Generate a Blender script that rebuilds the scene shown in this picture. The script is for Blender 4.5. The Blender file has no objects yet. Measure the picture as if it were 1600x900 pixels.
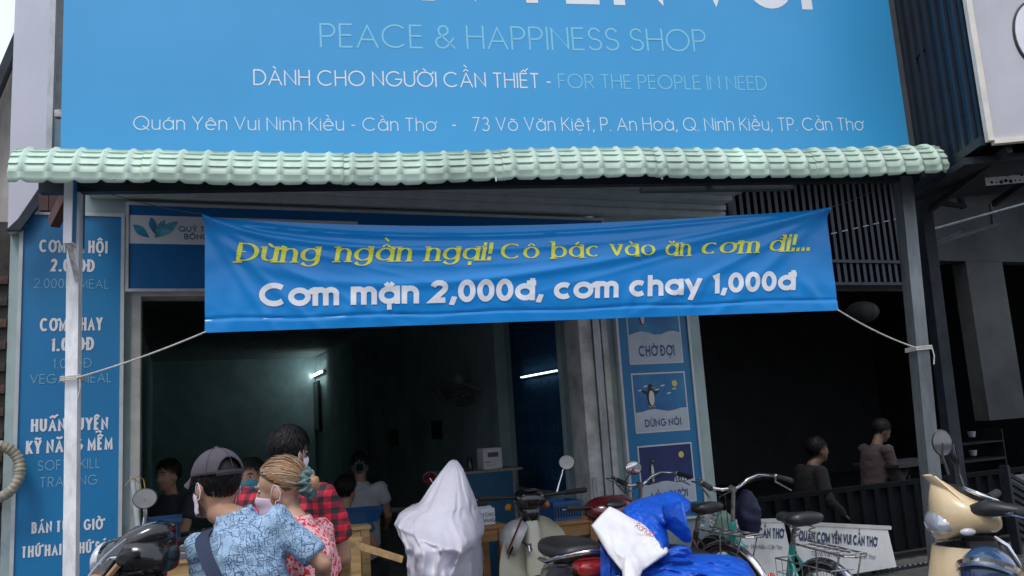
import bpy, bmesh, math, random, unicodedata
from mathutils import Vector, Matrix, Euler
random.seed(7)
S = bpy.context.scene
COL = S.collection
R_ = math.radians
# ---------------------------------------------------------------- camera, world, sun, exposure
FPX, PITCH, ROLL, CAMZ = 1300.0, R_(9.06), R_(-3.69), 1.6
CAMP = Vector((0, 0, CAMZ))
_up = Vector((0, -math.sin(PITCH), math.cos(PITCH)))
_rt = Vector((1, 0, 0))
C_FWD = Vector((0, math.cos(PITCH), math.sin(PITCH)))
C_RT = _rt*math.cos(ROLL) + _up*math.sin(ROLL)
C_UP = -_rt*math.sin(ROLL) + _up*math.cos(ROLL)
cam_d = bpy.data.cameras.new('camera')
cam = bpy.data.objects.new('camera', cam_d)
COL.objects.link(cam)
cam.matrix_world = Matrix.Translation(CAMP) @ Matrix((C_RT, C_UP, -C_FWD)).transposed().to_4x4()
cam_d.sensor_width = 36
cam_d.lens = FPX/1600*36
cam_d.clip_start = .05
cam_d.clip_end = 500
S.camera = cam
W = bpy.data.worlds.new('World')
S.world = W
W.use_nodes = True
wn = W.node_tree
wn.nodes.clear()
sky = wn.nodes.new('ShaderNodeTexSky')
sky.sky_type = 'NISHITA'
sky.sun_disc = False
SUN_EL, SUN_AZ = R_(62), R_(200)          # azimuth clockwise from +Y: behind the camera
sky.sun_elevation = SUN_EL
sky.sun_rotation = SUN_AZ
sky.dust_density = 4
sky.air_density = 1
mixw = wn.nodes.new('ShaderNodeMix')
mixw.data_type = 'RGBA'
mixw.inputs[0].default_value = .72
mixw.inputs[7].default_value = (8.2, 8.7, 10.0, 1)      # cloud deck
wn.links.new(sky.outputs[0], mixw.inputs[6])
bg = wn.nodes.new('ShaderNodeBackground')
bg.inputs[1].default_value = .105
wo = wn.nodes.new('ShaderNodeOutputWorld')
wn.links.new(mixw.outputs[2], bg.inputs[0])
wn.links.new(bg.outputs[0], wo.inputs[0])
sl = bpy.data.lights.new('sun', 'SUN')
sl.energy = 1.2
sl.angle = R_(14)
sl.color = (1, .97, .93)
so = bpy.data.objects.new('sun', sl)
COL.objects.link(so)
_d = Vector((math.sin(SUN_AZ)*math.cos(SUN_EL), math.cos(SUN_AZ)*math.cos(SUN_EL), math.sin(SUN_EL)))
so.rotation_euler = _d.to_track_quat('Z', 'Y').to_euler()
S.view_settings.view_transform = 'Standard'
S.view_settings.look = 'None'
S.view_settings.exposure = 0.5
S.view_settings.gamma = 1

# ---------------------------------------------------------------- frames
def ray(px, py):
    x = (px-800)/FPX
    y = (450-py)/FPX
    return C_FWD + C_RT*x + C_UP*y
def at(px, py, Y):
    d = ray(px, py)
    return CAMP + d*(Y/d.y)
class Frame:
    def __init__(s, o, yaw=0.0):
        s.o = Vector(o); s.yaw = yaw
        s.u = Vector((math.cos(yaw), math.sin(yaw), 0))
        s.w = Vector((-math.sin(yaw), math.cos(yaw), 0))
    def loc(s, p):
        d = Vector(p)-s.o
        return Vector((d.dot(s.u), d.dot(s.w), d.z))
    def glob(s, p):
        return s.o + s.u*p[0] + s.w*p[1] + Vector((0, 0, p[2]))
    def hit(s, px, py, off=0.0, axis=1):
        d = ray(px, py)
        n = (s.u, s.w, Vector((0, 0, 1)))[axis]
        c = (CAMP-s.o).dot(n)
        return s.loc(CAMP + d*((off-c)/d.dot(n)))
PAV = .15
_p = at(197, 452, 5.5)
FC = Frame((_p.x, _p.y, 0), R_(22.2))         # shop front: x along the wall, y into the shop
_p = at(114, 600, 4.2)
FS = Frame((_p.x, _p.y, 0), R_(10.3))         # post line, awning, big sign, banner
FW = Frame((0, 0, 0), 0)

# ---------------------------------------------------------------- materials
MATS = {}
def mat(name, col, rough=.6, metal=0, var=.12, vscale=6, bump=0, bscale=40, spec=None, coat=0, alpha=None, trans=0, col2=None, stretch=None, emit=None, estr=0):
    if name in MATS: return MATS[name]
    m = bpy.data.materials.new(name); MATS[name] = m
    m.use_nodes = True
    n = m.node_tree; b = n.nodes['Principled BSDF']
    b.inputs['Roughness'].default_value = rough
    b.inputs['Metallic'].default_value = metal
    if spec is not None: b.inputs['Specular IOR Level'].default_value = spec
    if coat: b.inputs['Coat Weight'].default_value = coat
    if trans: b.inputs['Transmission Weight'].default_value = trans
    if emit:
        b.inputs['Emission Color'].default_value = (*emit, 1); b.inputs['Emission Strength'].default_value = estr
    tc = n.nodes.new('ShaderNodeTexCoord'); mp = n.nodes.new('ShaderNodeMapping')
    n.links.new(tc.outputs['Object'], mp.inputs[0])
    if stretch: mp.inputs['Scale'].default_value = stretch
    no = n.nodes.new('ShaderNodeTexNoise'); no.inputs['Scale'].default_value = vscale; no.inputs['Detail'].default_value = 6
    no.inputs['Roughness'].default_value = .65
    n.links.new(mp.outputs[0], no.inputs[0])
    cr = n.nodes.new('ShaderNodeValToRGB')
    c2 = col2 or tuple(max(0, c*(1-var*2)) for c in col)
    c1 = tuple(min(1, c*(1+var*.6)) for c in col)
    cr.color_ramp.elements[0].position = .32; cr.color_ramp.elements[0].color = (*c2, 1)
    cr.color_ramp.elements[1].position = .62; cr.color_ramp.elements[1].color = (*c1, 1)
    n.links.new(no.outputs[0], cr.inputs[0]); n.links.new(cr.outputs[0], b.inputs['Base Color'])
    if bump:
        nb = n.nodes.new('ShaderNodeTexNoise'); nb.inputs['Scale'].default_value = bscale; nb.inputs['Detail'].default_value = 5
        n.links.new(mp.outputs[0], nb.inputs[0])
        bp = n.nodes.new('ShaderNodeBump'); bp.inputs['Strength'].default_value = bump; bp.inputs['Distance'].default_value = .01
        n.links.new(nb.outputs[0], bp.inputs['Height']); n.links.new(bp.outputs[0], b.inputs['Normal'])
    return m
def shade(m): return m.node_tree.nodes['Principled BSDF']

# ---------------------------------------------------------------- mesh builder
def frame_of(d, hint=Vector((0, 0, 1))):
    d = d.normalized()
    if abs(d.dot(hint)) > .98: hint = Vector((1, 0, 0)) if abs(d.x) < .9 else Vector((0, 1, 0))
    a = d.cross(hint).normalized(); b = a.cross(d).normalized()
    return a, b
class MB:
    def __init__(s): s.v = []; s.f = []
    def add(s, vs, fs):
        k = len(s.v); s.v += [Vector(v) for v in vs]; s.f += [tuple(i+k for i in f) for f in fs]; return s
    def box(s, x0, x1, y0, y1, z0, z1):
        vs = [(x, y, z) for z in (z0, z1) for y in (y0, y1) for x in (x0, x1)]
        return s.add(vs, [(0, 2, 3, 1), (4, 5, 7, 6), (0, 1, 5, 4), (2, 6, 7, 3), (0, 4, 6, 2), (1, 3, 7, 5)])
    def bbox(s, x0, x1, y0, y1, z0, z1, b=.004):
        "box with bevelled vertical and horizontal edges (rounded look)"
        bm = bmesh.new(); bmesh.ops.create_cube(bm, size=1)
        for v in bm.verts: v.co = Vector(((x0+x1)/2+v.co.x*(x1-x0), (y0+y1)/2+v.co.y*(y1-y0), (z0+z1)/2+v.co.z*(z1-z0)))
        bmesh.ops.bevel(bm, geom=bm.edges[:], offset=b, segments=2, affect='EDGES')
        bm.verts.index_update()
        s.add([v.co.copy() for v in bm.verts], [[v.index for v in f.verts] for f in bm.faces]); bm.free(); return s
    def bar(s, a, b, w, h, hint=Vector((0, 0, 1))):
        a = Vector(a); b = Vector(b); p, q = frame_of(b-a, hint)
        vs = [c + p*(w/2*i) + q*(h/2*j) for c in (a, b) for i, j in ((-1, -1), (1, -1), (1, 1), (-1, 1))]
        return s.add(vs, [(3, 2, 1, 0), (4, 5, 6, 7), (0, 1, 5, 4), (1, 2, 6, 5), (2, 3, 7, 6), (3, 0, 4, 7)])
    def tube(s, pts, r, n=10, closed=False, cap=True, flat=None):
        "r: number or list; flat: (a,b) multipliers on the two cross axes"
        pts = [Vector(p) for p in pts]; m = len(pts); k = len(s.v); fa, fb = flat or (1, 1)
        rs = r if isinstance(r, (list, tuple)) else [r]*m
        pa = None
        for i, p in enumerate(pts):
            d = (pts[(i+1) % m]-pts[i-1]) if closed else (pts[min(i+1, m-1)]-pts[max(i-1, 0)])
            if d.length < 1e-9: d = Vector((0, 0, 1))
            if pa is None: a, b = frame_of(d)
            else:
                dn = d.normalized(); a = pa - dn*pa.dot(dn)
                a = a.normalized() if a.length > 1e-6 else frame_of(d)[0]; b = a.cross(dn).normalized()
            pa = a
            for j in range(n):
                t = 2*math.pi*j/n
                s.v.append(p + a*(math.cos(t)*rs[i]*fa) + b*(math.sin(t)*rs[i]*fb))
        for i in range(m if closed else m-1):
            i2 = (i+1) % m
            for j in range(n):
                j2 = (j+1) % n
                s.f.append((k+i*n+j, k+i2*n+j, k+i2*n+j2, k+i*n+j2))
        if cap and not closed:
            s.f.append(tuple(k+j for j in range(n))); s.f.append(tuple(k+(m-1)*n+j for j in reversed(range(n))))
        return s
    def loft(s, rings, cap=True, closed_ring=True):
        k = len(s.v); n = len(rings[0])
        for r in rings: s.v += [Vector(p) for p in r]
        for i in range(len(rings)-1):
            for j in range(n if closed_ring else n-1):
                j2 = (j+1) % n
                s.f.append((k+i*n+j, k+i*n+j2, k+(i+1)*n+j2, k+(i+1)*n+j))
        if cap and closed_ring:
            s.f.append(tuple(k+j for j in reversed(range(n)))); s.f.append(tuple(k+(len(rings)-1)*n+j for j in range(n)))
        return s
    def ell(s, c, r, M=None, n=16, m=10):
        c = Vector(c); r = (r, r, r) if isinstance(r, (int, float)) else r
        rings = []
        for i in range(1, m):
            t = math.pi*i/m
            rings.append([(math.sin(t)*math.cos(2*math.pi*j/n)*r[0], math.sin(t)*math.sin(2*math.pi*j/n)*r[1], -math.cos(t)*r[2]) for j in range(n)])
        k = len(s.v)
        pts = [Vector(p) for ring in rings for p in ring] + [Vector((0, 0, -r[2])), Vector((0, 0, r[2]))]
        if M: pts = [M @ p for p in pts]
        s.v += [p+c for p in pts]
        q = (m-1)*n
        for i in range(m-2):
            for j in range(n):
                j2 = (j+1) % n; s.f.append((k+i*n+j, k+i*n+j2, k+(i+1)*n+j2, k+(i+1)*n+j))
        for j in range(n):
            j2 = (j+1) % n; s.f.append((k+q, k+j2, k+j)); s.f.append((k+q+1, k+(m-2)*n+j, k+(m-2)*n+j2))
        return s
    def rings_x(s, secs, n=16, e=2.4, cap=True):
        "superellipse sections across x: (x, yc, zc, half width, half height)"
        rs = []
        for x, yc, zc, a, b in secs:
            rg = []
            for j in range(n):
                t = 2*math.pi*j/n; c, q = math.cos(t), math.sin(t)
                rg.append((x, yc+a*math.copysign(abs(c)**(2/e), c), zc+b*math.copysign(abs(q)**(2/e), q)))
            rs.append(rg)
        return s.loft(rs, cap)
    def rings_z(s, secs, n=16, e=2.2, cap=True):
        rs = []
        for z, xc, yc, a, b in secs:
            rg = []
            for j in range(n):
                t = 2*math.pi*j/n; c, q = math.cos(t), math.sin(t)
                rg.append((xc+a*math.copysign(abs(c)**(2/e), c), yc+b*math.copysign(abs(q)**(2/e), q), z))
            rs.append(rg)
        return s.loft(rs, cap)
    def grid(s, fn, nu, nv):
        k = len(s.v)
        for i in range(nu+1):
            for j in range(nv+1): s.v.append(Vector(fn(i/nu, j/nv)))
        for i in range(nu):
            for j in range(nv):
                a = k+i*(nv+1)+j; s.f.append((a, a+nv+1, a+nv+2, a+1))
        return s
    def slab(s, fn, nu, nv, th):
        "grid with thickness th (a vector or number along y)"
        t = Vector((0, th, 0)) if isinstance(th, (int, float)) else Vector(th)
        k = len(s.v); s.grid(fn, nu, nv); k2 = len(s.v)
        s.v += [v+t for v in s.v[k:k2]]; d = k2-k
        s.f += [tuple(i+d for i in reversed(f)) for f in s.f[-nu*nv:]]
        def e(i, j): return k+i*(nv+1)+j
        edge = [e(i, 0) for i in range(nu+1)] + [e(nu, j) for j in range(1, nv+1)] + [e(i, nv) for i in range(nu-1, -1, -1)] + [e(0, j) for j in range(nv-1, 0, -1)]
        for a, b in zip(edge, edge[1:]+edge[:1]): s.f.append((b, a, a+d, b+d))
        return s
    def poly(s, pts, th=None):
        "flat polygon of 3-D points, extruded by vector th"
        k = len(s.v); n = len(pts); s.v += [Vector(p) for p in pts]; s.f.append(tuple(range(k, k+n)))
        if th is not None:
            th = Vector(th); s.v += [Vector(p)+th for p in pts]; s.f.append(tuple(range(k+2*n-1, k+n-1, -1)))
            for i in range(n): j = (i+1) % n; s.f.append((k+j, k+i, k+n+i, k+n+j))
        return s
    def xf(s, M): s.v = [M @ v for v in s.v]; return s
    def mesh(s, name, m, off=Vector((0, 0, 0)), smooth=False):
        me = bpy.data.meshes.new(name); me.from_pydata([v-off for v in s.v], [], s.f)
        bm = bmesh.new(); bm.from_mesh(me); bmesh.ops.recalc_face_normals(bm, faces=bm.faces)
        bm.to_mesh(me); bm.free()
        if m: me.materials.append(m)
        if smooth:
            me.shade_smooth()
            if smooth != True: me.set_sharp_from_angle(angle=R_(smooth))
        return me
def rounded(me_or_mb, voxel, smooth=2, m=None, name='m', fac=.5):
    "weld overlapping volumes into one continuous skin"
    me = me_or_mb.mesh('tmp', None)
    o = bpy.data.objects.new('tmp', me); COL.objects.link(o)
    r = o.modifiers.new('r', 'REMESH'); r.mode = 'VOXEL'; r.voxel_size = voxel; r.use_smooth_shade = True
    if smooth:
        q = o.modifiers.new('s', 'SMOOTH'); q.iterations = smooth; q.factor = fac
    dg = bpy.context.evaluated_depsgraph_get()
    e = o.evaluated_get(dg); out = bpy.data.meshes.new_from_object(e)
    bpy.data.objects.remove(o); bpy.data.meshes.remove(me)
    out.name = name; out.materials.clear()
    if m: out.materials.append(m)
    out.shade_smooth()
    return out
class Thing:
    def __init__(s, name, label, cat, F=FW, org=(0, 0, 0), group=None, empty=True, kind=None):
        s.F = F; s.org = Vector(org); s.props = dict(label=label, category=cat)
        if group: s.props['group'] = group
        s.name = name; s.e = None
        if empty:
            s.e = bpy.data.objects.new(name, None); COL.objects.link(s.e); s._place(s.e)
            s.e.empty_display_size = .1
    def _place(s, o):
        o.location = s.F.glob(s.org); o.rotation_euler = (0, 0, s.F.yaw)
        for k, v in s.props.items(): o[k] = v
    def solo(s, mb, m, smooth=False):
        me = mb if isinstance(mb, bpy.types.Mesh) else mb.mesh(s.name, m, s.org, smooth)
        if isinstance(mb, bpy.types.Mesh):
            me.transform(Matrix.Translation(-s.org))
            if m: me.materials.clear(); me.materials.append(m)
        o = bpy.data.objects.new(s.name, me); COL.objects.link(o); s._place(o); s.e = o
        return o
    def part(s, name, mb, m=None, parent=None, label=None, smooth=False, kind=None):
        if isinstance(mb, bpy.types.Mesh):
            me = mb; me.transform(Matrix.Translation(-s.org))
            if m: me.materials.clear(); me.materials.append(m)
        else: me = mb.mesh(name, m, s.org, smooth)
        o = bpy.data.objects.new(name, me); COL.objects.link(o); o.parent = parent or s.e
        if label: o['label'] = label
        if kind: o['kind'] = kind
        return o
    def inst(s, name, me, loc, rot=(0, 0, 0), parent=None, scale=(1, 1, 1)):
        "piece that shares mesh data with its likes; loc in frame coordinates"
        o = bpy.data.objects.new(name, me); COL.objects.link(o); o.parent = parent or s.e
        o.location = Vector(loc)-s.org; o.rotation_euler = rot; o.scale = scale
        return o
def solo(name, label, cat, mb, m, F=FW, org=(0, 0, 0), group=None, smooth=False):
    return Thing(name, label, cat, F, org, group, empty=False).solo(mb, m, smooth)
def struct(name, mb, m, F=FW, smooth=False, kind='structure'):
    me = mb.mesh(name, m, smooth=smooth)
    o = bpy.data.objects.new(name, me); COL.objects.link(o); o.location = F.o; o.rotation_euler = (0, 0, F.yaw)
    o['kind'] = kind
    return o
def struct_piece(parent, name, me, loc, rot=(0, 0, 0)):
    o = bpy.data.objects.new(name, me); COL.objects.link(o); o.parent = parent; o.location = loc; o.rotation_euler = rot
    return o

# ---------------------------------------------------------------- stroke lettering
G = {
'A': (.78, "0,0 .39,1 .78,0; .13,.33 .65,.33"), 'B': (.56, "0,0 0,1 .3,1 @.3,.77,.22,.23,90,-90 0,.54; .28,.54 @.3,.27,.26,.27,90,-90 0,0"),
'C': (.9, "@.5,.5,.5,.5,46,314"), 'D': (.72, "0,0 0,1 .25,1 @.25,.5,.47,.5,90,-90 0,0"), 'E': (.48, ".48,1 0,1 0,0 .48,0; 0,.52 .45,.52"),
'F': (.44, ".44,1 0,1 0,0; 0,.52 .4,.52"), 'G': (.98, "@.5,.5,.5,.5,46,360; .56,.47 1,.47"), 'H': (.66, "0,0 0,1; .66,0 .66,1; 0,.53 .66,.53"),
'I': (0, "0,0 0,1"), 'K': (.58, "0,0 0,1; .56,1 0,.42; .16,.56 .6,0"), 'L': (.42, "0,1 0,0 .42,0"), 'M': (.84, "0,0 0,1 .42,.12 .84,1 .84,0"),
'N': (.68, "0,0 0,1 .68,0 .68,1"), 'O': (1.0, "@.5,.5,.5,.5,0,360"), 'P': (.54, "0,0 0,1 .28,1 @.28,.73,.26,.27,90,-90 0,.46"),
'Q': (1.0, "@.5,.5,.5,.5,0,360; .6,.28 1,-.04"), 'R': (.56, "0,0 0,1 .28,1 @.28,.73,.26,.27,90,-90 0,.46; .24,.46 .56,0"),
'S': (.54, "@.27,.745,.24,.255,20,270 @.27,.245,.27,.245,90,-160"), 'T': (.58, "0,1 .58,1; .29,0 .29,1"), 'U': (.66, "0,1 0,.33 @.33,.33,.33,.33,180,360 .66,1"),
'V': (.7, "0,1 .35,0 .7,1"), 'X': (.64, "0,0 .64,1; 0,1 .64,0"), 'Y': (.66, "0,1 .33,.45 .66,1; .33,.45 .33,0"), 'Đ': (.72, "0,0 0,1 .25,1 @.25,.5,.47,.5,90,-90 0,0; -.12,.52 .26,.52"),
'W': (1.1, "0,1 .28,0 .55,1 .82,0 1.1,1"), 'J': (.4, ".4,1 .4,.25 @.2,.22,.2,.22,0,-170"),
'0': (.54, "@.27,.5,.27,.5,0,360"), '1': (.2, "0,.84 .2,1 .2,0"), '2': (.54, "@.27,.73,.27,.27,170,-38 0,0 .54,0"), '3': (.52, "@.25,.76,.22,.24,150,-90 @.25,.26,.27,.26,90,-150"),
'7': (.52, "0,1 .52,1 .16,0"), '6': (.54, ".42,1 .06,.4 @.27,.28,.27,.28,160,-200"), '5': (.5, ".46,1 .1,1 .05,.55 @.24,.32,.27,.32,120,-150"), '9': (.54, ".12,0 .48,.6 @.27,.72,.27,.28,-20,340"),
'&': (.74, ".74,0 .16,.64 @.32,.79,.19,.21,215,-40 .1,.44 @.27,.26,.26,.26,135,325 .74,.46"),
'a': (.68, "@.34,.36,.34,.36,0,360; .68,0 .68,.72"), 'b': (.68, "@.34,.36,.34,.36,0,360; 0,0 0,1"), 'c': (.6, "@.34,.36,.34,.36,48,312"),
'd': (.68, "@.34,.36,.34,.36,0,360; .68,0 .68,1"), 'đ': (.68, "@.34,.36,.34,.36,0,360; .68,0 .68,1; .42,.87 .84,.87"), 'e': (.68, "0,.36 .68,.36 @.34,.36,.34,.36,0,315"),
'g': (.68, "@.34,.36,.34,.36,0,360; .68,.72 .68,0 @.34,0,.34,.27,0,-155"), 'h': (.52, "0,0 0,1; 0,.4 @.26,.44,.26,.28,180,0 .52,0"), 'i': (0, "0,0 0,.72"),
'k': (.48, "0,0 0,1; .46,.72 0,.28; .13,.4 .5,0"), 'l': (0, "0,0 0,1"), 'm': (.88, "0,0 0,.72; 0,.45 @.22,.49,.22,.23,180,0 .44,0; .44,.45 @.66,.49,.22,.23,180,0 .88,0"),
'n': (.52, "0,0 0,.72; 0,.4 @.26,.44,.26,.28,180,0 .52,0"), 'o': (.7, "@.35,.36,.35,.36,0,360"), 'p': (.68, "@.34,.36,.34,.36,0,360; 0,-.28 0,.72"), 'r': (.26, "0,0 0,.72; 0,.4 @.26,.44,.26,.28,180,80"),
's': (.4, "@.2,.54,.18,.18,20,270 @.2,.18,.2,.18,90,-160"), 't': (.3, ".15,1 .15,0; 0,.72 .3,.72"), 'u': (.52, "0,.72 0,.27 @.26,.27,.26,.27,180,360; .52,.72 .52,0"),
'v': (.54, "0,.72 .27,0 .54,.72"), 'y': (.56, "0,.72 .28,0; .56,.72 .18,-.28"), 'x': (.5, "0,0 .5,.72; 0,.72 .5,0"),
',': (.06, ".06,.06 0,-.12"), '.': (0, "0,0 0,.01"), '-': (.28, "0,.4 .28,.4"), '!': (0, "0,.34 0,1; 0,0 0,.01"), ':': (0, "0,0 0,.01; 0,.5 0,.51"),
}
def _parse(spec):
    out = []
    for st in spec.split(';'):
        pts = []
        for tk in st.split():
            if tk[0] == '@':
                cx, cy, rx, ry, a0, a1 = map(float, tk[1:].split(','))
                n = max(4, int(abs(a1-a0)/15))
                for i in range(n+1):
                    a = math.radians(a0+(a1-a0)*i/n); p = (cx+rx*math.cos(a), cy+ry*math.sin(a))
                    if not pts or math.dist(p, pts[-1]) > .01: pts.append(p)
            else: pts.append(tuple(map(float, tk.split(','))))
        out.append(pts)
    return out
PG = {k: (w, _parse(s)) for k, (w, s) in G.items()}
def lettering(text, w=.06, gap=.15, serif=False, shear=0.0, space=.34, seg=None, cond=1.0):
    "returns (quads as [(x,y,layer)*4], width). Cap height 1, baseline 0."
    out = []; X = 0.0
    def my(y): return w/2 + y*(1-w) if y >= 0 else w/2 + y
    def strip(pts, wd, x0, lay, lim, extend=True):
        pts = [Vector((x0+w/2+p[0], my(p[1]) if not isinstance(p, Vector) else p[1])) for p in pts]
        closed = (pts[0]-pts[-1]).length < .02 and len(pts) > 4
        if closed: pts = pts[:-1]
        lo, hi = lim
        if not closed and extend:
            for a, b in ((0, 1), (-1, -2)):
                e = pts[a]
                if abs(e.y-(lo+w/2)) < .02 or abs(e.y-(hi-w/2)) < .02:
                    d = (e-pts[b]).normalized()
                    if abs(d.y) > .3: pts[a] = e + d*(w*.5/abs(d.y))
        if seg:
            np_ = []
            q = pts+[pts[0]] if closed else pts
            for a, b in zip(q, q[1:]):
                k = max(1, int((b-a).length/seg))
                np_ += [a+(b-a)*(i/k) for i in range(k)]
            if not closed: np_.append(q[-1])
            pts = np_
        m = len(pts); L = []
        for i in range(m):
            if closed: d0 = pts[i]-pts[i-1]; d1 = pts[(i+1) % m]-pts[i]
            else:
                d0 = pts[i]-pts[i-1] if i else pts[1]-pts[0]; d1 = pts[i+1]-pts[i] if i < m-1 else pts[-1]-pts[-2]
            d0 = d0.normalized(); d1 = d1.normalized(); t = d0+d1
            t = t.normalized() if t.length > .05 else d0
            nr = Vector((-t.y, t.x)); c = max(.3, nr.dot(Vector((-d0.y, d0.x))))
            ww = wd
            if serif:
                tt = Vector((t.x, t.y)); ww = wd*(.22+.78*abs(tt.y)**1.5)
                if (i in (0, m-1)) is False: pass
            h = ww/2/c
            L.append((pts[i]+nr*h, pts[i]-nr*h))
        def cl(p): return (p.x, min(max(p.y, lo), hi), lay)
        for i in range(m if closed else m-1):
            j = (i+1) % m
            out.append((cl(L[i][0]), cl(L[i][1]), cl(L[j][1]), cl(L[j][0])))
    for ch in text:
        if ch == ' ': X += space; continue
        dec = unicodedata.normalize('NFD', ch) if ch not in 'Đđ' else ch
        base, marks = dec[0], dec[1:]
        W_, sts = PG.get(base, PG['-'])
        if cond != 1: W_ *= cond; sts = [[(p[0]*cond if p[0] > 0 else p[0]*1.6, p[1]) for p in s_] for s_ in sts]
        ys = [my(p[1]) for s_ in sts for p in s_]; lim = (min(ys)-w/2, max(ys)+w/2)
        lay = 0
        for s_ in sts: strip(s_, w, X, lay, lim); lay += 1
        if serif and base not in ',.-!0Oo':
            for s_ in sts:
                for a, b in ((0, 1), (-1, -2)):
                    e = s_[a]; p2 = s_[b]
                    if abs(e[1]-p2[1]) > abs(e[0]-p2[0])*1.2 and (abs(e[1]-min(q[1] for t_ in sts for q in t_)) < .02 or abs(e[1]-.72) < .02 or abs(e[1]-1) < .02):
                        y = my(e[1]); y += -w/2+.025 if e[1] < .3 else w/2-.025
                        x = X+w/2+e[0]; hw = w*.95
                        out.append(((x-hw, y-.025, 5), (x+hw*(1 if e[1] < .3 else .4), y-.025, 5), (x+hw*(1 if e[1] < .3 else .4), y+.025, 5), (x-hw, y+.025, 5)))
        up = base.isupper(); top = 1.0 if (up or base in 'bdhkl') else (.72 if not base.isdigit() else 1)
        cx = W_/2; g = w*.6+.07; y0 = top+g-w/2-.04; mw = w*.85
        def mk(pts, dx=0, dy=0):
            nonlocal lay
            pp = [Vector((cx+dx+a, y0+dy+b)) for a, b in pts]
            strip(pp, mw, X, lay, (-9, 9), False); lay += 1
        if base == 'i' and not any(c in marks for c in '\u0301\u0300\u0309\u0303'): mk([(0, .05), (0, .05+w)])
        stack = 0
        if '\u0302' in marks: mk([(-.17, 0), (0, .14), (.17, 0)]); stack = 1
        if '\u0306' in marks: mk([(-.16, .14), (-.08, .03), (.08, .03), (.16, .14)]); stack = 1
        sx, sy = (.2, .1) if stack else (0, 0)
        if '\u0302' in marks and '\u0300' in marks: sx, sy = .0, .22+w*.5
        for c in marks:
            if c == '\u0300': mk([(-.13, .15), (.07, 0)], sx if not stack else 0, sy)
            if c == '\u0301': mk([(-.07, 0), (.13, .15)], sx, sy)
            if c == '\u0309': mk([(-.07, .16), (.06, .16), (.07, .09), (0, .0)], sx, sy)
            if c == '\u0303': mk([(-.18, .03), (-.09, .11), (.09, .03), (.18, .11)], sx, sy)
            if c == '\u0323': strip([Vector((cx, -.24)), Vector((cx, -.24+w))], mw, X, lay, (-9, 9), False)
            if c == '\u031b':
                rx = W_ if base in 'uU' else W_*.86; ry = my(top) - (0 if base in 'uU' else .08)
                strip([Vector((rx, ry-.02)), Vector((rx+.13+w*.5, ry)), Vector((rx+.15+w*.6, ry+.14))], mw, X, lay, (-9, 9), False)
        X += W_ + w + gap
    if shear: out = [tuple((x+shear*y, y, l) for x, y, l in q) for q in out]
    return out, X-gap
def text_on(mb, F, text, L, Rr, cap, off=0.0, step=-.0004, axis=1, fn=None, **kw):
    "lay a line of lettering on a plane of frame F: baseline from pixel L to pixel Rr, cap height in pixels"
    q, wd = lettering(text, **kw)
    a = F.hit(*L, off, axis); b = F.hit(*Rr, off, axis); c = F.hit(L[0], L[1]-cap, off, axis)
    ex = (b-a)/wd; ez = Vector((0, 0, (c-a).z))
    n = Vector((0, step, 0)) if axis == 1 else Vector((step, 0, 0))
    for quad in q: mb.add([a+ex*x+ez*y+n*l for x, y, l in quad], [(0, 1, 2, 3)])
    return mb
def text_at(mb, text, o, ex, ez, n, **kw):
    "o: baseline start, ex: vector of total width, ez: vector of cap height, n: layer step"
    q, wd = lettering(text, **kw); o, ex, ez, n = map(Vector, (o, ex, ez, n))
    for quad in q: mb.add([o+ex*(x/wd)+ez*y+n*l for x, y, l in quad], [(0, 1, 2, 3)])
    return mb
# ================================================================ SETTING
M_asph = mat('asphalt', (.06, .06, .062), .9, var=.25, vscale=9, bump=.5, bscale=160)
M_pave = mat('paving', (.24, .23, .215), .85, var=.2, vscale=5, bump=.3, bscale=90)
M_grout = mat('paving_bed', (.1, .098, .09), .95)
M_conc = mat('concrete', (.33, .32, .3), .9, var=.2, vscale=4, bump=.4, bscale=60)
M_steel = mat('galvanised_steel', (.40, .42, .43), .42, .55, var=.16, vscale=14, bump=.1, bscale=70, stretch=(1, 1, .35))
M_steelg = mat('weathered_galvanised', (.21, .235, .25), .4, .6, var=.2, vscale=9, bump=.12, bscale=60, stretch=(1, 1, .3))
M_steelw = mat('pale_painted_steel', (.84, .86, .88), .45, .05, var=.2, vscale=10, bump=.1, stretch=(1, 1, .3))
M_dark = mat('dark_painted_steel', (.022, .03, .04), .5, .3, var=.3, vscale=8)
M_slat = mat('navy_painted_slat', (.012, .022, .038), .42, .25, var=.35, vscale=7, stretch=(1, 1, .2))
M_black = mat('black_plastic', (.012, .012, .014), .42, var=.2)
M_rubber = mat('rubber', (.018, .018, .019), .8, var=.3, vscale=30)
M_chrome = mat('chrome', (.72, .72, .74), .16, 1, var=.12, vscale=20)
M_dull = mat('dull_chrome', (.42, .41, .40), .38, .9, var=.3, vscale=25)
M_mirror = mat('mirror_glass', (.86, .88, .9), .03, 1, var=.02)
M_wallw = mat('pale_green_plaster', (.36, .46, .46), .85, var=.10, vscale=2.2, bump=.15, bscale=50)
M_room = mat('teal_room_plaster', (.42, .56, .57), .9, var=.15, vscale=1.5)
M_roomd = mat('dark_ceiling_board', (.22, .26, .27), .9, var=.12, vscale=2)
M_floor = mat('dark_floor_tile', (.38, .36, .34), .45, var=.2, vscale=3)
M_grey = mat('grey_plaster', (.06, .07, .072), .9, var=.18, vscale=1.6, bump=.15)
M_white = mat('white_paint', (.74, .75, .8), .55, var=.07, vscale=3)
M_lilac = mat('lilac_white_render', (.66, .66, .74), .85, var=.06, vscale=1.4, bump=.15, stretch=(1, 1, .4))
M_grime = mat('grimy_render', (.58, .54, .50), .9, col2=(.30, .26, .23), vscale=3.5, bump=.3, stretch=(1.6, 1.6, .3))
M_brick = mat('dark_brick', (.085, .052, .045), .9, var=.4, vscale=12, bump=.5)
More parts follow.
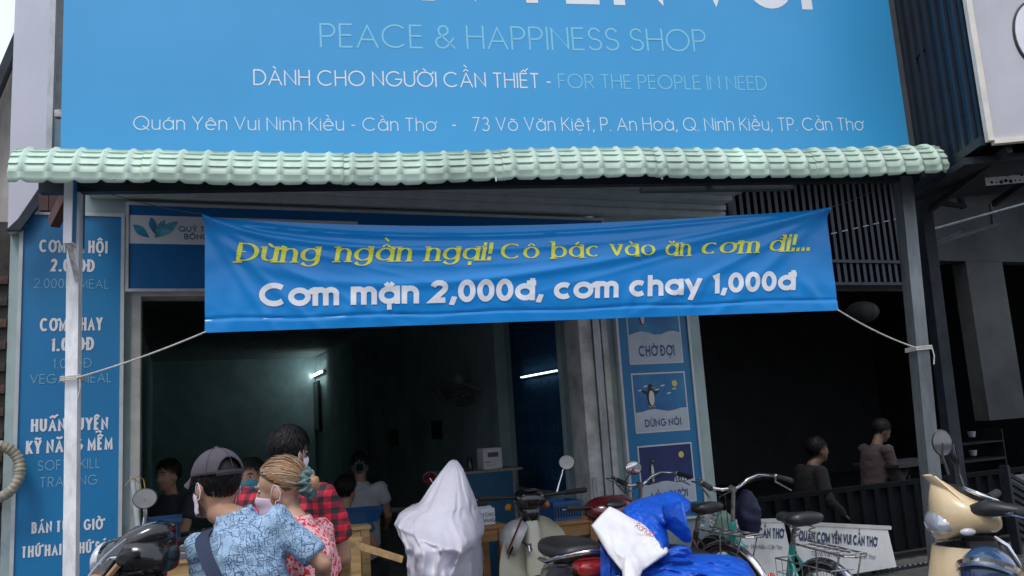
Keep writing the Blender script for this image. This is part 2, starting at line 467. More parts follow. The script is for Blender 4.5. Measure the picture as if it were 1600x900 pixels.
M_mort = mat('mortar', (.05, .045, .042), .95, var=.3)
M_wood = mat('pale_timber', (.52, .34, .15), .6, var=.2, vscale=5, bump=.15, stretch=(.6, 6, 6))
M_wood2 = mat('orange_timber', (.42, .22, .08), .6, var=.2, vscale=5, bump=.15, stretch=(.6, 6, 6))
M_brown = mat('maroon_timber', (.075, .03, .028), .7, var=.25, vscale=6)

g = MB(); g.box(-60, 60, -40, 2.3, -.3, 0)
struct('road', g, M_asph)
g = MB(); g.box(-60, 60, 2.46, 60, -.3, PAV-.024)
pv = struct('pavement', g, M_grout)
g = MB(); g.box(-60, 60, 2.3, 2.46, -.3, PAV+.0)
struct('kerb', g, M_conc)
g = MB(); g.bbox(-.195, .195, -.195, .195, -.02, .0, .005); me_t = g.mesh('paving_tile', M_pave)
for i in range(17):
    for j in range(7):
        struct_piece(pv, 'paving_tile', me_t, (-3.0+i*.4+.2, 2.48+j*.4+.2, PAV+random.uniform(-.003, .003)), (random.uniform(-.004, .004), random.uniform(-.004, .004), 0))
# street across the road: shop fronts opposite, seen only in mirrors
g = MB(); g.box(-45, 45, -22, -21, 0, 7)
Thing('building_row', 'plain pale shophouse row on the far side of the road', 'building', FW, (0, -21, 0), empty=False).solo(g, mat('opposite_render', (.42, .4, .37), .9, var=.3, vscale=.4))

# ---------------------------------------------------------------- shop building (frame FC)
xL = FC.hit(9, 600).x; xO0 = FC.hit(205, 600, .0).x; xO1 = FC.hit(934, 700, .02).x; xR = FC.hit(1112, 700).x
zH = FC.hit(230, 452).z; zC = FC.hit(200, 316).z
ROOMY = 15.0; xRW = xO1+.06; xLW = xO0-.25; zCeil = 3.45
shop = Thing('shop_building', 'pale green plastered shop with dark open front behind the blue banner', 'building', FC, (xL, 0, 0))
g = MB(); g.box(xL, xO0, .0, .3, 0, zC+.6); shop.part('wall', g, M_wallw, label='pale wall pier behind the tall price board')
g = MB(); g.box(xO0, xO1, .03, .3, zH, zC+.6); shop.part('wall', g, M_wallw, label='wall band over the open shop front')
g = MB(); g.box(xO1+.16, xR, .0, .3, 0, zC+.6); shop.part('wall', g, M_wallw, label='wall pier behind the penguin board')
g = MB(); g.box(xRW, xRW+.15, .3, ROOMY, PAV, zCeil); shop.part('wall', g, M_room, label='long teal side wall inside the room')
g = MB(); g.box(xLW-.15, xLW, .3, ROOMY, PAV, zCeil); shop.part('wall', g, M_room, label='shadowed side wall inside the room')
g = MB(); g.box(xLW-.15, xRW+.15, ROOMY, ROOMY+.2, PAV, zCeil+.03); shop.part('wall', g, M_room, label='rear wall of the room')
g = MB(); g.box(xLW, xRW, .3, ROOMY, PAV-.02, PAV+.004); shop.part('floor', g, M_floor)
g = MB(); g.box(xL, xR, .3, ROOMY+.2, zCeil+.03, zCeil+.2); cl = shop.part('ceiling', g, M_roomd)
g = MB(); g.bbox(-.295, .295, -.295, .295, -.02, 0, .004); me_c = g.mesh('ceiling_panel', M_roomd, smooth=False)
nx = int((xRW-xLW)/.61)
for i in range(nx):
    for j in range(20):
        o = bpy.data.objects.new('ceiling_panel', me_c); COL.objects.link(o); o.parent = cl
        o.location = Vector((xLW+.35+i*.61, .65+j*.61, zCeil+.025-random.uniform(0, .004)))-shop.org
# pilasters on the side wall
for px0, px1 in ((742, 777), (549, 560), (905-30, 905-24)):
    a = FC.hit(px0, 620, xRW-.12, 0); b = FC.hit(px1, 620, xRW-.12, 0)
    g = MB(); g.box(xRW-.12, xRW, min(a.y, b.y), max(a.y, b.y), PAV, zCeil); shop.part('pilaster', g, M_room)
# cornice: stepped mouldings on the underside of the upper floor
g = MB()
for k, (d, z0, z1) in enumerate(((.10, zC+.02, zC+.075), (.16, zC+.078, zC+.12), (.30, zC+.123, zC+.165), (.36, zC+.168, zC+.2))):
    g.box(FC.hit(140, 300, 0).x, xR+.32-k*.03, -d, -.002 if k == 0 else -.002, z0, z1)
g.box(FC.hit(120, 290, 0).x, xR+.38, -.75, -.002, zC+.203, zC+.27)
shop.part('cornice', g, mat('cornice_paint', (.45, .53, .55), .8, var=.08))
g = MB(); g.box(xL, xR, .0, .25, zC+.6, 7.5); shop.part('wall', g, M_conc, label='upper storey wall behind the big blue sign')
# door jambs and folding gate channels at the opening
g = MB(); g.box(xO0-.002, xO0+.055, -.012, .28, PAV, zH-.003); shop.part('door_jamb', g, mat('jamb_paint', (.44, .45, .43), .7, var=.18, vscale=4))
g = MB(); a = FC.hit(903, 520).x; b = FC.hit(920, 520).x
g.box(xO1-.115, xO1+.0, -.03, .24, PAV, zH-.003); shop.part('door_jamb', g, mat('jamb_cream', (.58, .59, .56), .7, var=.2, vscale=5, bump=.15))
for k in range(3):
    g = MB(); x = xO1+.006+k*.032; g.box(x, x+.02, -.05+.02*k, .26, PAV, zH-.003)
    shop.part('gate_rail', g, M_steel)
g = MB(); g.box(xO1+.105, xO1+.157, -.01, .26, PAV, zH-.003); shop.part('door_jamb', g, mat('jamb_cream', (.5, .5, .5)))
g = MB(); g.box(xO1-.10, xO1-.06, -.04, -.028, .95, 1.12); shop.part('gate_lock_plate', g, M_steel)
for z in (1.02, ):
    g = MB(); g.tube([(xO0+.015, -.02, z-.05), (xO0+.015, -.02, z+.05)], .008, 8); shop.part('pull_handle', g, M_steel)
# opening lintel strip
g = MB(); g.box(xO0+.056, xO1-.118, -.02, .2, zH-.05, zH-.003); shop.part('lintel', g, mat('jamb_paint', (.34, .35, .34)))

# ---------------------------------------------------------------- sign boards on the front
M_blue = mat('sign_blue_print', (.012, .19, .43), .38, var=.05, vscale=1.2)
M_bluef = mat('frieze_blue_print', (.006, .13, .36), .4, var=.05, vscale=1.2)
M_fr = mat('aluminium_trim', (.52, .56, .58), .5, .2, var=.08)
M_lw = mat('white_print', (.76, .78, .8), .5, var=.03)
M_lt = mat('pale_blue_print', (.22, .46, .60), .5, var=.03)
def board(name, label, F, x0, x1, z0, z1, y, th, mface, trim=.022, group=None, cat='sign'):
    t = Thing(name, label, cat, F, (x0, y, z0), group)
    g = MB(); g.box(x0, x1, y-th, y-.002, z0, z1); t.part('panel', g, mface)
    if trim:
        g = MB()
        for a in ((x0-trim, x0, z0-trim, z1+trim), (x1, x1+trim, z0-trim, z1+trim), (x0, x1, z0-trim, z0), (x0, x1, z1, z1+trim)):
            g.box(a[0], a[1], y-th-.012, y-.002, a[2], a[3])
        t.part('trim', g, M_fr)
    return t
# tall price board
a = FC.hit(30, 600, -.05); b = FC.hit(187, 600, -.05); zt = FC.hit(110, 337, -.05).z
t = board('price_board', 'tall blue board with white price and training text behind the steel post', FC, a.x, b.x, .42, zt, -.005, .045, M_blue)
OF = -.053
def ln(t, txt, L, Rr, cap, m, F=FC, off=OF, name='lettering', **kw):
    g = MB(); text_on(g, F, txt, L, Rr, cap, off, **kw); t.part(name, g, m)
for txt, L, Rr, cap in (("CƠM XÃ HỘI", (61, 394), (168, 396), 20), ("2.000Đ", (79, 424), (148, 425), 20), ("CƠM CHAY", (62, 518), (160, 516), 21),
                        ("1.000Đ", (79, 549), (147, 547), 21), ("HUẤN LUYỆN", (48, 675), (169, 671), 20), ("KỸ NĂNG MỀM", (40, 710), (176, 702), 21),
                        ("BÁN TỪ 11 GIỜ", (49, 834), (161, 827), 18), ("THỨ HAI - THỨ SÁU", (33, 872), (178, 861), 18)):
    ln(t, txt, L, Rr, cap, M_lw, w=.17, gap=.09, space=.2, cond=.42)
for txt, L, Rr, cap in (("2.000Đ/MEAL", (53, 450), (170, 451), 15), ("1.000Đ", (82, 576), (143, 574), 15), ("VEGAN MEAL", (47, 600), (174, 597), 15),
                        ("SOFT SKILL", (59, 736), (156, 731), 16), ("TRAINING", (62, 762), (152, 757), 16)):
    ln(t, txt, L, Rr, cap, M_lt, w=.085, gap=.2)
# frieze over the opening
a = FC.hit(201, 390, -.05); b = FC.hit(940, 345, -.05); z0 = FC.hit(320, 451, -.05).z; zt = FC.hit(202, 320, -.05).z
FRX0, FRX1, FRZ0, FRZ1 = a.x, b.x, z0, zt
t = board('frieze_sign', 'dark blue signboard over the opening with white lotus logo strip', FC, a.x, b.x, z0, zt, -.0, .045, M_bluef, .02)
zs0 = FC.hit(250, 381, -.05).z; zs1 = FC.hit(250, 337, -.05).z
g = MB(); g.box(a.x+.002, FC.hit(560, 380, -.05).x, -.0475, -.046, zs0, zs1); t.part('logo_strip', g, mat('strip_white', (.62, .66, .72), .5, var=.03))
g = MB(); M_lot = mat('lotus_blue', (.03, .25, .42), .5, var=.3, vscale=14); M_lot2 = mat('lotus_pale_blue', (.11, .4, .55), .5, var=.3, vscale=14)
for k, (tip, lw, mm) in enumerate((((236, 339), 8, M_lot), ((208, 351), 9, M_lot), ((278, 346), 10, M_lot2), ((258, 343), 8, M_lot2))):
    bx = {236: (242, 366), 208: (234, 372), 278: (243, 372), 258: (241, 372)}[tip[0]]
    pts = []
    dx, dy = tip[0]-bx[0], tip[1]-bx[1]; L_ = math.hypot(dx, dy); nx_, ny_ = -dy/L_, dx/L_
    for sgn in (1, -1):
        for i in range(9):
            s_ = i/8 if sgn == 1 else 1-i/8
            wv = math.sin(math.pi*s_**1.25)**.9*lw*.75*sgn
            q = FC.hit(bx[0]+dx*s_+nx_*wv, bx[1]+dy*s_+ny_*wv, -.0485-.0004*k)
            pts.append(q)
    g = MB(); g.poly(pts[:9]+pts[10:-1]); t.part('lotus_petal', g, mm)
M_navy = mat('navy_print', (.02, .09, .22), .5)
ln(t, "QUỸ TỪ THIỆN", (279, 362), (368, 364), 9, M_navy, off=-.0485, w=.17, gap=.16)
ln(t, "BÔNG SEN", (288, 374), (352, 375), 9, M_navy, off=-.0485, w=.17, gap=.16)
ln(t, "CĂN TIN YÊN VUI", (500, 440), (880, 440), 70, M_lw, off=-.0485, w=.17, gap=.16)
# penguin board
a = FC.hit(968, 600, -.3); b = FC.hit(1085, 600, -.3); OFP = -.06
x0 = FC.hit(976, 640, -.05).x; x1 = FC.hit(1086, 640, -.05).x; z0 = FC.hit(1050, 810, -.05).z; z1 = FC.hit(1050, 455, -.05).z
t = board('penguin_board', 'blue board with three penguin pictures stacked beside the doorway', FC, x0, x1, z0, z1, -.005, .045, mat('penguin_board_blue', (.008, .17, .38), .4, var=.06), .02)
M_night = mat('picture_navy', (.006, .012, .09), .45, col2=(.008, .03, .16), vscale=4)
M_sea = mat('picture_sky_blue', (.01, .10, .30), .45, col2=(.03, .25, .45), vscale=3)
M_snow = mat('picture_snow', (.46, .52, .60), .5, var=.06)
M_pw = mat('picture_white', (.6, .62, .64), .5, var=.04); M_pb = mat('picture_black', (.01, .01, .012), .5); M_py = mat('picture_yellow', (.62, .55, .12), .5); M_po = mat('picture_orange', (.5, .26, .05), .5)
W_ = x1-x0
def pel(g, cx, cz, rx, rz, y, rot=0, n=20, a0=0, a1=360):
    c, s_ = math.cos(R_(rot)), math.sin(R_(rot)); pts = []
    for i in range(n):
        th = R_(a0+(a1-a0)*i/n); u, v = rx*math.cos(th), rz*math.sin(th)
        pts.append((cx+u*c-v*s_, y, cz+u*s_+v*c))
    return g.poly(pts)
pics = [((440, 566), "CHỜ ĐỢI", M_sea, 0), ((584, 673), "DỪNG NÓI", M_sea, 1), ((697, 787), "MỈM CƯỜI", M_night, 2)]
for (pt, pb), txt, mm, kind in pics:
    zt_ = FC.hit(1030, pt, OF).z; zb_ = FC.hit(1030, pb, OF).z; h = zt_-zb_
    xa, xb = x0+W_*.145, x1-W_*.12; y = -.0515
    g = MB(); g.box(xa-.012, xb+.012, y, -.0505, zb_-.012, zt_+.012); pf = t.part('picture', g, M_pw)
    g = MB(); g.box(xa, xb, y-.001, y-.0005, zb_, zt_); t.part('picture_ground', g, mm, pf)
    sz = zb_+h*.36
    g = MB(); pts = [(xa, y-.0015, zb_), (xb, y-.0015, zb_)]
    for i in range(9): pts.append((xb+(xa-xb)*i/8, y-.0015, sz+h*.025*math.sin(i*1.3+kind)))
    g.poly(pts); t.part('snow', g, M_snow, pf)
    cx = xa+(xb-xa)*(.28, .32, .22)[kind]; cz = sz+h*(.24, .24, .2)[kind]; rx, rz = (.030, .30*h/2) if kind == 0 else ((.040, .34*h/2) if kind == 1 else (.020, .40*h/2))
    g = MB(); pel(g, cx, cz, rx, rz, y-.002); pel(g, cx, cz+rz*.95, rx*.62, rx*.8, y-.0024)
    if kind == 1:
        for q in (-1, 1): g.poly([(cx+q*rx*.6, y-.0027, cz+rz*.5), (cx+q*rx*2.1, y-.0027, cz+rz*.8), (cx+q*rx*2.2, y-.0027, cz+rz*.6), (cx+q*rx*.8, y-.0027, cz+rz*.1)][:: 1])
    else: pel(g, cx-rx*.9, cz, rx*.3, rz*.7, y-.0027, 8)
    t.part('penguin', g, M_pb, pf)
    g = MB(); pel(g, cx+rx*.12, cz-rz*.12, rx*.66, rz*.78, y-.0032); t.part('penguin_belly', g, M_pw, pf)
    g = MB(); pel(g, cx-rx*.4, cz-rz, rx*.4, rx*.16, y-.0034); pel(g, cx+rx*.45, cz-rz, rx*.4, rx*.16, y-.0034)
    g.poly([(cx+rx*.3, y-.0034, cz+rz*1.0), (cx+rx*1.2, y-.0034, cz+rz*.93), (cx+rx*.3, y-.0034, cz+rz*.86)]); t.part('penguin_feet', g, M_po, pf)
    if kind:
        g = MB(); pel(g, xa+(xb-xa)*.8, zb_+h*.82, .026, .026, y-.002); t.part('moon' if kind == 2 else 'sun_disc', g, M_py, pf)
    if kind == 1:
        g = MB()
        for q in range(7):
            pel(g, xa+(xb-xa)*(.12+.11*q), zb_+h*(.72+.08*math.sin(q*2.1)), .022, .006, y-.0026-.0002*q, 10)
        t.part('cloud', g, M_pw, pf)
    if kind == 2:
        g = MB()
        for q in range(5): g.poly([(xa+(xb-xa)*(.62+.05*q), y-.0026, sz), (xa+(xb-xa)*(.64+.05*q), y-.0026, sz+h*(.08+.05*(q % 2))), (xa+(xb-xa)*(.66+.05*q), y-.0026, sz)])
        t.part('snowy_trees', g, M_pw, pf)
    g = MB(); zz = zb_+h*.075
    text_at(g, txt, (xa+(xb-xa)*.16, y-.003, zz), (xb-xa-(xb-xa)*.3, 0, 0), (0, 0, h*.135), (0, -.0003, 0), w=.19, gap=.16); t.part('lettering', g, M_navy, pf)

# ---------------------------------------------------------------- posts (frame FS)
def post(name, label, pxm, pyt, pyb, w, m, off=0.0, lean=None):
    a = FS.hit(pxm[0], pyt, off); b = FS.hit(pxm[1], pyb, off)
    k = (b.x-a.x)/(b.z-a.z); f = lambda z: a.x+k*(z-a.z)
    t = Thing(name, label, 'post', FS, (f(PAV), off, PAV))
    g = MB(); g.bar((f(PAV), off, PAV), (f(a.z), off, a.z), w, w, Vector((0, 1, 0))); t.part('shaft', g, m)
    g = MB(); g.box(f(PAV)-.1, f(PAV)+.1, off-.1, off+.1, PAV+.001, PAV+.012); t.part('base_plate', g, M_steel)
    for i in (-1, 1):
        for j in (-1, 1):
            g = MB(); g.tube([(f(PAV)+.075*i, off+.075*j, PAV+.012), (f(PAV)+.075*i, off+.075*j, PAV+.035)], .009, 6); t.part('bolt', g, M_steel)
    return t, f, a.z
tL, fL, zPL = post('steel_post', 'pale square steel post standing in front of the tall price board', (118, 112), 278, 800, .058, M_steelw)
tR, fR, zPR = post('steel_post', 'grey galvanised square post the banner rope is tied to, by the beige scooter', (1410, 1450), 278, 700, .082, M_steelg, 0)
tD, fD, zD = post('steel_post', 'dark square post standing just behind the grey galvanised post', (1438, 1494), 290, 740, .08, M_dark, .42)
# blade sign on the left post, edge-on
zt_ = zPL-.02; zb_ = FS.hit(118, 384).z
t = Thing('blade_sign', 'narrow blue blade sign fixed high on the pale post, seen edge on', 'sign', FS, (fL(2.5), -.06, zb_))
x = fL(zb_)
g = MB(); g.box(x-.016, x+.016, -.10, .10, zb_, zt_); t.part('panel', g, M_blue)
g = MB(); g.box(x-.02, x+.02, -.112, -.101, zb_-.01, zt_+.004); g.box(x-.02, x+.02, -.101, .10, zb_-.012, zb_-.001); t.part('trim', g, M_white)
g = MB(); g.bar((x, -.09, zb_-.005), (x+.035, -.05, zb_-.2), .03, .012); t.part('bracket', g, M_dull)

# ---------------------------------------------------------------- awning (frame FS)
AY = -.12
xa0 = FS.hit(20, 262, AY-.1).x; xa1 = FS.hit(1470, 250, AY-.1).x
RB = .155; zlow = FS.hit(740, 284, AY-.1).z
aw = Thing('awning', 'mint green tile-pattern metal awning with curled front edge below the big sign', 'awning', FS, (xa0, 0, zlow))
M_mint = mat('mint_paint', (.48, .63, .53), .5, var=.17, vscale=2.2, bump=.05)
NR = 42; pitch = (xa1-xa0)/NR
def aw_pt(x, s):
    "s 0..1 from the lower lip up and back; stepped tile courses"
    u = (x-xa0)/pitch; fu = u-math.floor(u)
    rib = math.exp(-((fu-.5)/.115)**2)*.019
    pan = .004*math.cos((fu)*2*math.pi*3) if rib < .004 else 0
    sag = -.020*math.sin(math.pi*(x-xa0)/(xa1-xa0)) + .012*math.cos((x-xa0)*2.1)
    if s < .14: ang = -.02; zz = zlow + s/.14*.05; yy = AY-RB; nrm = (-1, 0); st = 0
    else:
        t = (s-.14)/.86
        if t < .62:
            a = t/.62*R_(82)
            ph = (t/.62*5.0) % 1; st = (1-ph)*.010*max(0, 1-rib/.012)
            zz = zlow+.05+RB*math.sin(a); yy = AY-RB*math.cos(a); nrm = (-math.cos(a), math.sin(a))
        else:
            d = (t-.62)/.38*.12; zz = zlow+.05+RB*math.sin(R_(82))+d*.12; yy = AY-RB*math.cos(R_(82))+d; nrm = (-.1, 1); st = 0
    w_ = rib+st
    wave = (rib*.55-.004*math.sin(u*.9)) * (1 if s < .02 else 0)
    return Vector((x, yy+nrm[0]*w_, zz+nrm[1]*w_+sag+wave))
svals = [0, .07, .14]
for k in range(5):
    for q in (.0, .04, .92, .99): svals.append(.14+.86*.62*(k+q)/5)
svals += [.14+.86*.62, .14+.86*.7, 1.0]
bounds = [0, 5, 13, 20, 27, 35, 42]
for i, (b0, b1) in enumerate(zip(bounds, bounds[1:])):
    n = (b1-b0)*16
    fn = lambda u, v: None
    g = MB(); k0 = 0
    rows = []
    xs = [xa0+pitch*(b0+(b1-b0)*j/n) + (pitch*.12 if j == n and b1 < 42 else 0) for j in range(n+1)]
    lift = Vector((0, -.003, .003))*(i % 2)
    for x in xs: rows.append([aw_pt(x, s)+lift for s in svals])
    m_ = len(svals)
    for r in rows: g.v += r
    for j in range(n):
        for k in range(m_-1):
            a = j*m_+k; g.f.append((a, a+m_, a+m_+1, a+1))
    me = g.mesh('roof_sheet', M_mint, aw.org, smooth=28)
    o = bpy.data.objects.new('roof_sheet', me); COL.objects.link(o); o.parent = aw.e
    so_ = o.modifiers.new('thickness', 'SOLIDIFY'); so_.thickness = .002; so_.offset = 1
# awning frame
g = MB(); g.box(xa0+.05, xa1-.05, -.03, .03, zlow+.03, zlow+.09); aw.part('front_beam', g, M_dark)
g = MB(); g.box(FS.hit(1000, 300, .1).x, FS.hit(1235, 300, .1).x, .06, .11, zlow+.012, zlow+.04); aw.part('front_beam', g, mat('beam_greyblue', (.10, .13, .15), .6))
for i in range(9):
    x = xa0+.2+i*(xa1-xa0-.4)/8
    g = MB(); g.bar((x, .035, zlow+.08), (x, 1.09, zlow+.46), .035, .05); aw.part('rafter', g, M_dark)
g = MB(); g.box(xa0+.02, xa1-.02, 1.1, 1.15, zlow+.44, zlow+.5); aw.part('rear_beam', g, M_dark)
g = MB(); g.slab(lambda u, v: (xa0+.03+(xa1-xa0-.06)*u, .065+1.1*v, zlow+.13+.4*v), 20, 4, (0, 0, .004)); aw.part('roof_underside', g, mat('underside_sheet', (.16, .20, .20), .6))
# timber braces under the left end
a = FS.hit(84, 348, .35); b = FS.hit(112, 292, .1)
g = MB(); g.bar(a, b+Vector((.03, 0, .06)), .05, .07); solo('timber_brace', 'maroon diagonal timber brace under the awning beside the price board top', 'brace', g, M_brown, FS, (a.x, a.y, a.z))
for px in (70, 86):
    a = FS.hit(px, 330, .45); b = FS.hit(px, 275, .45)
    g = MB(); g.bar((a.x, .45, a.z), (a.x, .45, b.z), .045, .05); solo('timber_stub', 'short dark timber hanging under the awning, %s' % ('nearer the street wall edge' if px == 70 else 'touching the diagonal brace'), 'timber', g, M_brown, FS, (a.x, .45, a.z))
# bolt peeking at mid awning
a = FS.hit(775, 280, AY-RB-.01); g = MB(); g.tube([(a.x, a.y, a.z-.012), (a.x, a.y, a.z+.012)], .004, 8); aw.part('bolt', g, M_white)
for px in (178, 580, 480, 1035):
    a = FS.hit(px, 279, AY-RB-.03); g = MB(); g.ell((a.x, AY-RB-.026, a.z), (.006, .004, .006), n=8, m=5); aw.part('screw_head', g, M_steel)

# ---------------------------------------------------------------- big sign above the awning
OY = .02
x0 = FS.hit(97, 120, OY).x; x1a = FS.hit(1397, 0, OY).x; x1b = FS.hit(1421, 228, OY).x
zb_ = FS.hit(97, 262, OY).z; zt_ = 5.3
M_sky = mat('big_sign_blue_vinyl', (.046, .345, .68), .42, var=.035, vscale=.8, bump=.02, bscale=5)
bs = Thing('shop_sign', 'huge sky-blue shop sign with white lettering above the mint awning', 'sign', FS, (x0, OY, zb_))
xt = x1b; 
g = MB(); g.box(x0, xt, OY, OY+.04, zb_, zt_); bs.part('panel', g, M_sky)
g = MB(); g.box(x0-.003, xt+.003, OY-.004, OY+.06, zt_, zt_+.03); bs.part('trim', g, M_fr)
for z in (zb_+.3, zb_+1.2):
    g = MB(); g.box(x0-.05, xt, OY+.045, OY+.085, z, z+.04); bs.part('frame_rail', g, M_dull)
def lb(txt, L, Rr, cap, m, **kw):
    g = MB(); text_on(g, FS, txt, L, Rr, cap, OY-.0012, **kw); bs.part('lettering', g, m)
M_bw = mat('vinyl_white', (.80, .84, .88), .5, var=.03); M_bt = mat('vinyl_pale_cyan', (.22, .60, .80), .5, var=.03)
M_b2 = mat('vinyl_soft_white', (.62, .78, .88), .5, var=.03)
lb("QUÁN YÊN VUI", (306, -8), (1270, 15), 118, M_bw, w=.2, gap=.15, space=.36)
lb("PEACE & HAPPINESS SHOP", (500, 74), (1105, 81), 38, M_bt, w=.075, gap=.13)
lb("DÀNH CHO NGƯỜI CẦN THIẾT -", (396, 133), (862, 138), 25, M_bw, w=.085, gap=.13)
lb("FOR THE PEOPLE IN NEED", (873, 138), (1199, 141), 23, M_bt, w=.08, gap=.13)
lb("Quán Yên Vui Ninh Kiều - Cần Thơ", (208, 203), (682, 205), 22, M_b2, w=.08, gap=.15)
lb("-", (706, 205), (714, 205), 22, M_b2, w=.1)
lb("73 Võ Văn Kiệt, P. An Hoà, Q. Ninh Kiều, TP. Cần Thơ", (738, 205), (1350, 204), 22, M_b2, w=.08, gap=.15)
# vertical galvanised pole left of the sign
a = FS.hit(84, 100, .1)
g = MB(); g.bar((a.x-.01, .1, zlow+.1), (a.x+.0, .1, 5.4), .03, .035, Vector((0, 1, 0))); solo('sign_pole', 'thin galvanised upright beside the edge of the big blue sign', 'pole', g, M_steel, FS, (a.x, .1, zlow+.1))
# ---------------------------------------------------------------- banner between the posts
from mathutils import noise
BO = -.06
def bpx(u, v):
    "banner pixel corner map: u along, v up"
    b = Vector((320+990*u, 520-35*u)); t_ = Vector((320+970*u, 340-12*u+22*math.sin(math.pi*u)*(1-.35*u)))
    return b.lerp(t_, v)
def bdisp(u, v):
    d = 0
    for a, c, s_, A in ((.10, .5, .022, .010), (.24, .46, .035, .013), (.40, .42, .03, .007), (.58, .36, .05, .011)):
        v0 = 1-.01-a*math.sin(math.pi*u**(.75 if c > .4 else .6))
        d += A*math.exp(-((v-v0)/s_)**2)*(.6+.4*math.sin(3*u+a*9))
    for k, (sl_, s_, A) in enumerate(((-1.6, .03, .008), (-3.2, .05, .009), (-5.5, .06, .008), (-9, .08, .006))):
        vv = 1+sl_*u; d += A*math.exp(-((v-vv)/s_)**2)*math.exp(-u*6)
    for sl_, s_, A in ((1.5, .03, .008), (3.0, .05, .010), (5.2, .07, .007)):
        vv = 1-sl_*(1-u); d += A*math.exp(-((v-vv)/s_)**2)*math.exp(-(1-u)*4.5)
    for k in range(7):
        uc = .05+.15*k+.03*math.sin(k*2.2); sp = .012+.005*math.sin(k)
        d += .005*math.exp(-((u-uc-(v-.1)*.12*math.sin(k*1.7))/sp)**2)*math.exp(-((v-.22)/.16)**2)
    d -= .005*math.exp(-((v-.115-.008*math.sin(u*30))/.012)**2)
    d *= 1.35
    d += .02*math.sin(math.pi*v)*math.sin(math.pi*u) + .003*noise.noise(Vector((u*22, v*6, 1.7)))
    d += .0022*noise.noise(Vector((u*60, v*10, 4.2)))*math.exp(-((v-.15)/.12)**2)
    return d
M_ban = mat('banner_vinyl', (.005, .25, .68), .27, var=.03, vscale=1)
bn = Thing('hanging_banner', 'wrinkled blue vinyl banner with yellow and white Vietnamese lettering tied between the posts', 'banner', FS, tuple(FS.hit(320, 520, BO)))
def bfn(u, v):
    p = bpx(u, v); q = FS.hit(p.x, p.y, BO); q.y -= bdisp(u, v); return q
g = MB(); g.slab(bfn, 300, 70, .0015)
bn.part('sheet', g, M_ban, smooth=50)
M_yel = mat('print_yellow', (.85, .86, .06), .35, var=.04); M_bwt = mat('print_white', (.84, .87, .91), .35, var=.04)
def bline(txt, base, cap, m, **kw):
    q, wd = lettering(txt, seg=.12, **kw)
    g = MB()
    for quad in q:
        vs = []
        for x, y, l in quad:
            s_ = x/wd; s_ = s_*(1+.12*(1-s_))/1.0 if True else s_
            X = base[0][0]+(base[2][0]-base[0][0])*s_
            a, b_, c = base
            sm = (b_[0]-a[0])/(c[0]-a[0]); lin = a[1]+(c[1]-a[1])*s_
            Y0 = lin + (b_[1]-(a[1]+(c[1]-a[1])*sm))*(s_*(1-s_))/(sm*(1-sm))
            cp = cap[0]+(cap[1]-cap[0])*s_
            px, py = X + (0), Y0-y*cp
            u = (px-320)/980; t_ = bpx(u, 1); b0 = bpx(u, 0); v = (b0.y-py)/(b0.y-t_.y)
            p = FS.hit(px, py, BO); p.y -= bdisp(u, v)+.0035+.0004*l; vs.append(p)
        g.add(vs, [(0, 1, 2, 3)])
    bn.part('lettering', g, m)
bline("Đừng ngần ngại!", ((368, 411), (560, 410.5), (766, 408)), (33, 28), M_yel, w=.2, gap=.12, serif=True, shear=.16, space=.55)
bline("Cô bác vào ăn", ((781, 408), (950, 403.5), (1077, 401)), (28, 26), M_yel, w=.2, gap=.12, serif=True, shear=.03, space=.55)
bline("cơm đi!...", ((1092, 400), (1180, 396), (1264, 392)), (27, 26), M_yel, w=.2, gap=.12, serif=True, shear=.2, space=.45)
bline("Cơm mặn 2,000đ, cơm chay 1,000đ", ((405, 479.5), (760, 472), (1242, 453.5)), (37, 31), M_bwt, w=.235, gap=.07, space=.42)
M_rope = mat('rope', (.55, .54, .5), .8, var=.15, vscale=60, bump=.3, bscale=300)
M_wire = mat('thin_wire', (.05, .055, .06), .7)
def rope(label, a, b, sag, r, m=M_rope, knot=None, name='rope'):
    a, b = Vector(a), Vector(b); pts = []
    for i in range(15):
        s_ = i/14; p = a.lerp(b, s_); p.z -= sag*4*s_*(1-s_); pts.append(p)
    g = MB(); g.tube(pts, r, 6)
    if knot:
        c, w = knot
        for k in range(3):
            z = c.z+(k-1)*.009; h = w/2+.008
            g.tube([(c.x-h, c.y-h, z), (c.x+h, c.y-h, z+.004), (c.x+h, c.y+h, z), (c.x-h, c.y+h, z-.004)], r*.9, 6, closed=True)
        g.tube([(c.x+h, c.y-h, c.z), (c.x+h+.004, c.y-h-.005, c.z-.05), (c.x+h-.006, c.y-h-.004, c.z-.1)], r*.8, 6)
    return solo(name, label, 'rope', g, m, FS, tuple(a))
zk = FS.hit(115, 592).z; ck = Vector((fL(zk), 0, zk))
rope('white rope from the lower banner corner to the pale post', ck+Vector((.03, -.05, 0)), bfn(.002, .01), .012, .0045, knot=(ck, .075))
zk = FS.hit(1437, 545).z; ck = Vector((fR(zk), 0, zk))
rope('white rope from the lower banner corner to the grey galvanised post', bfn(.998, .01), ck+Vector((-.04, -.05, 0)), .02, .0045, knot=(ck, .088))
rope('thin dark wire from the awning down to the upper banner corner near the lotus logo', FS.hit(130, 288, -.03), bfn(0, 1), .02, .0022, M_wire, name='wire')
rope('thin dark wire from the upper banner corner up to the dark end of the awning', bfn(1, 1), FS.hit(1385, 289, .0), .01, .0022, M_wire, name='wire')

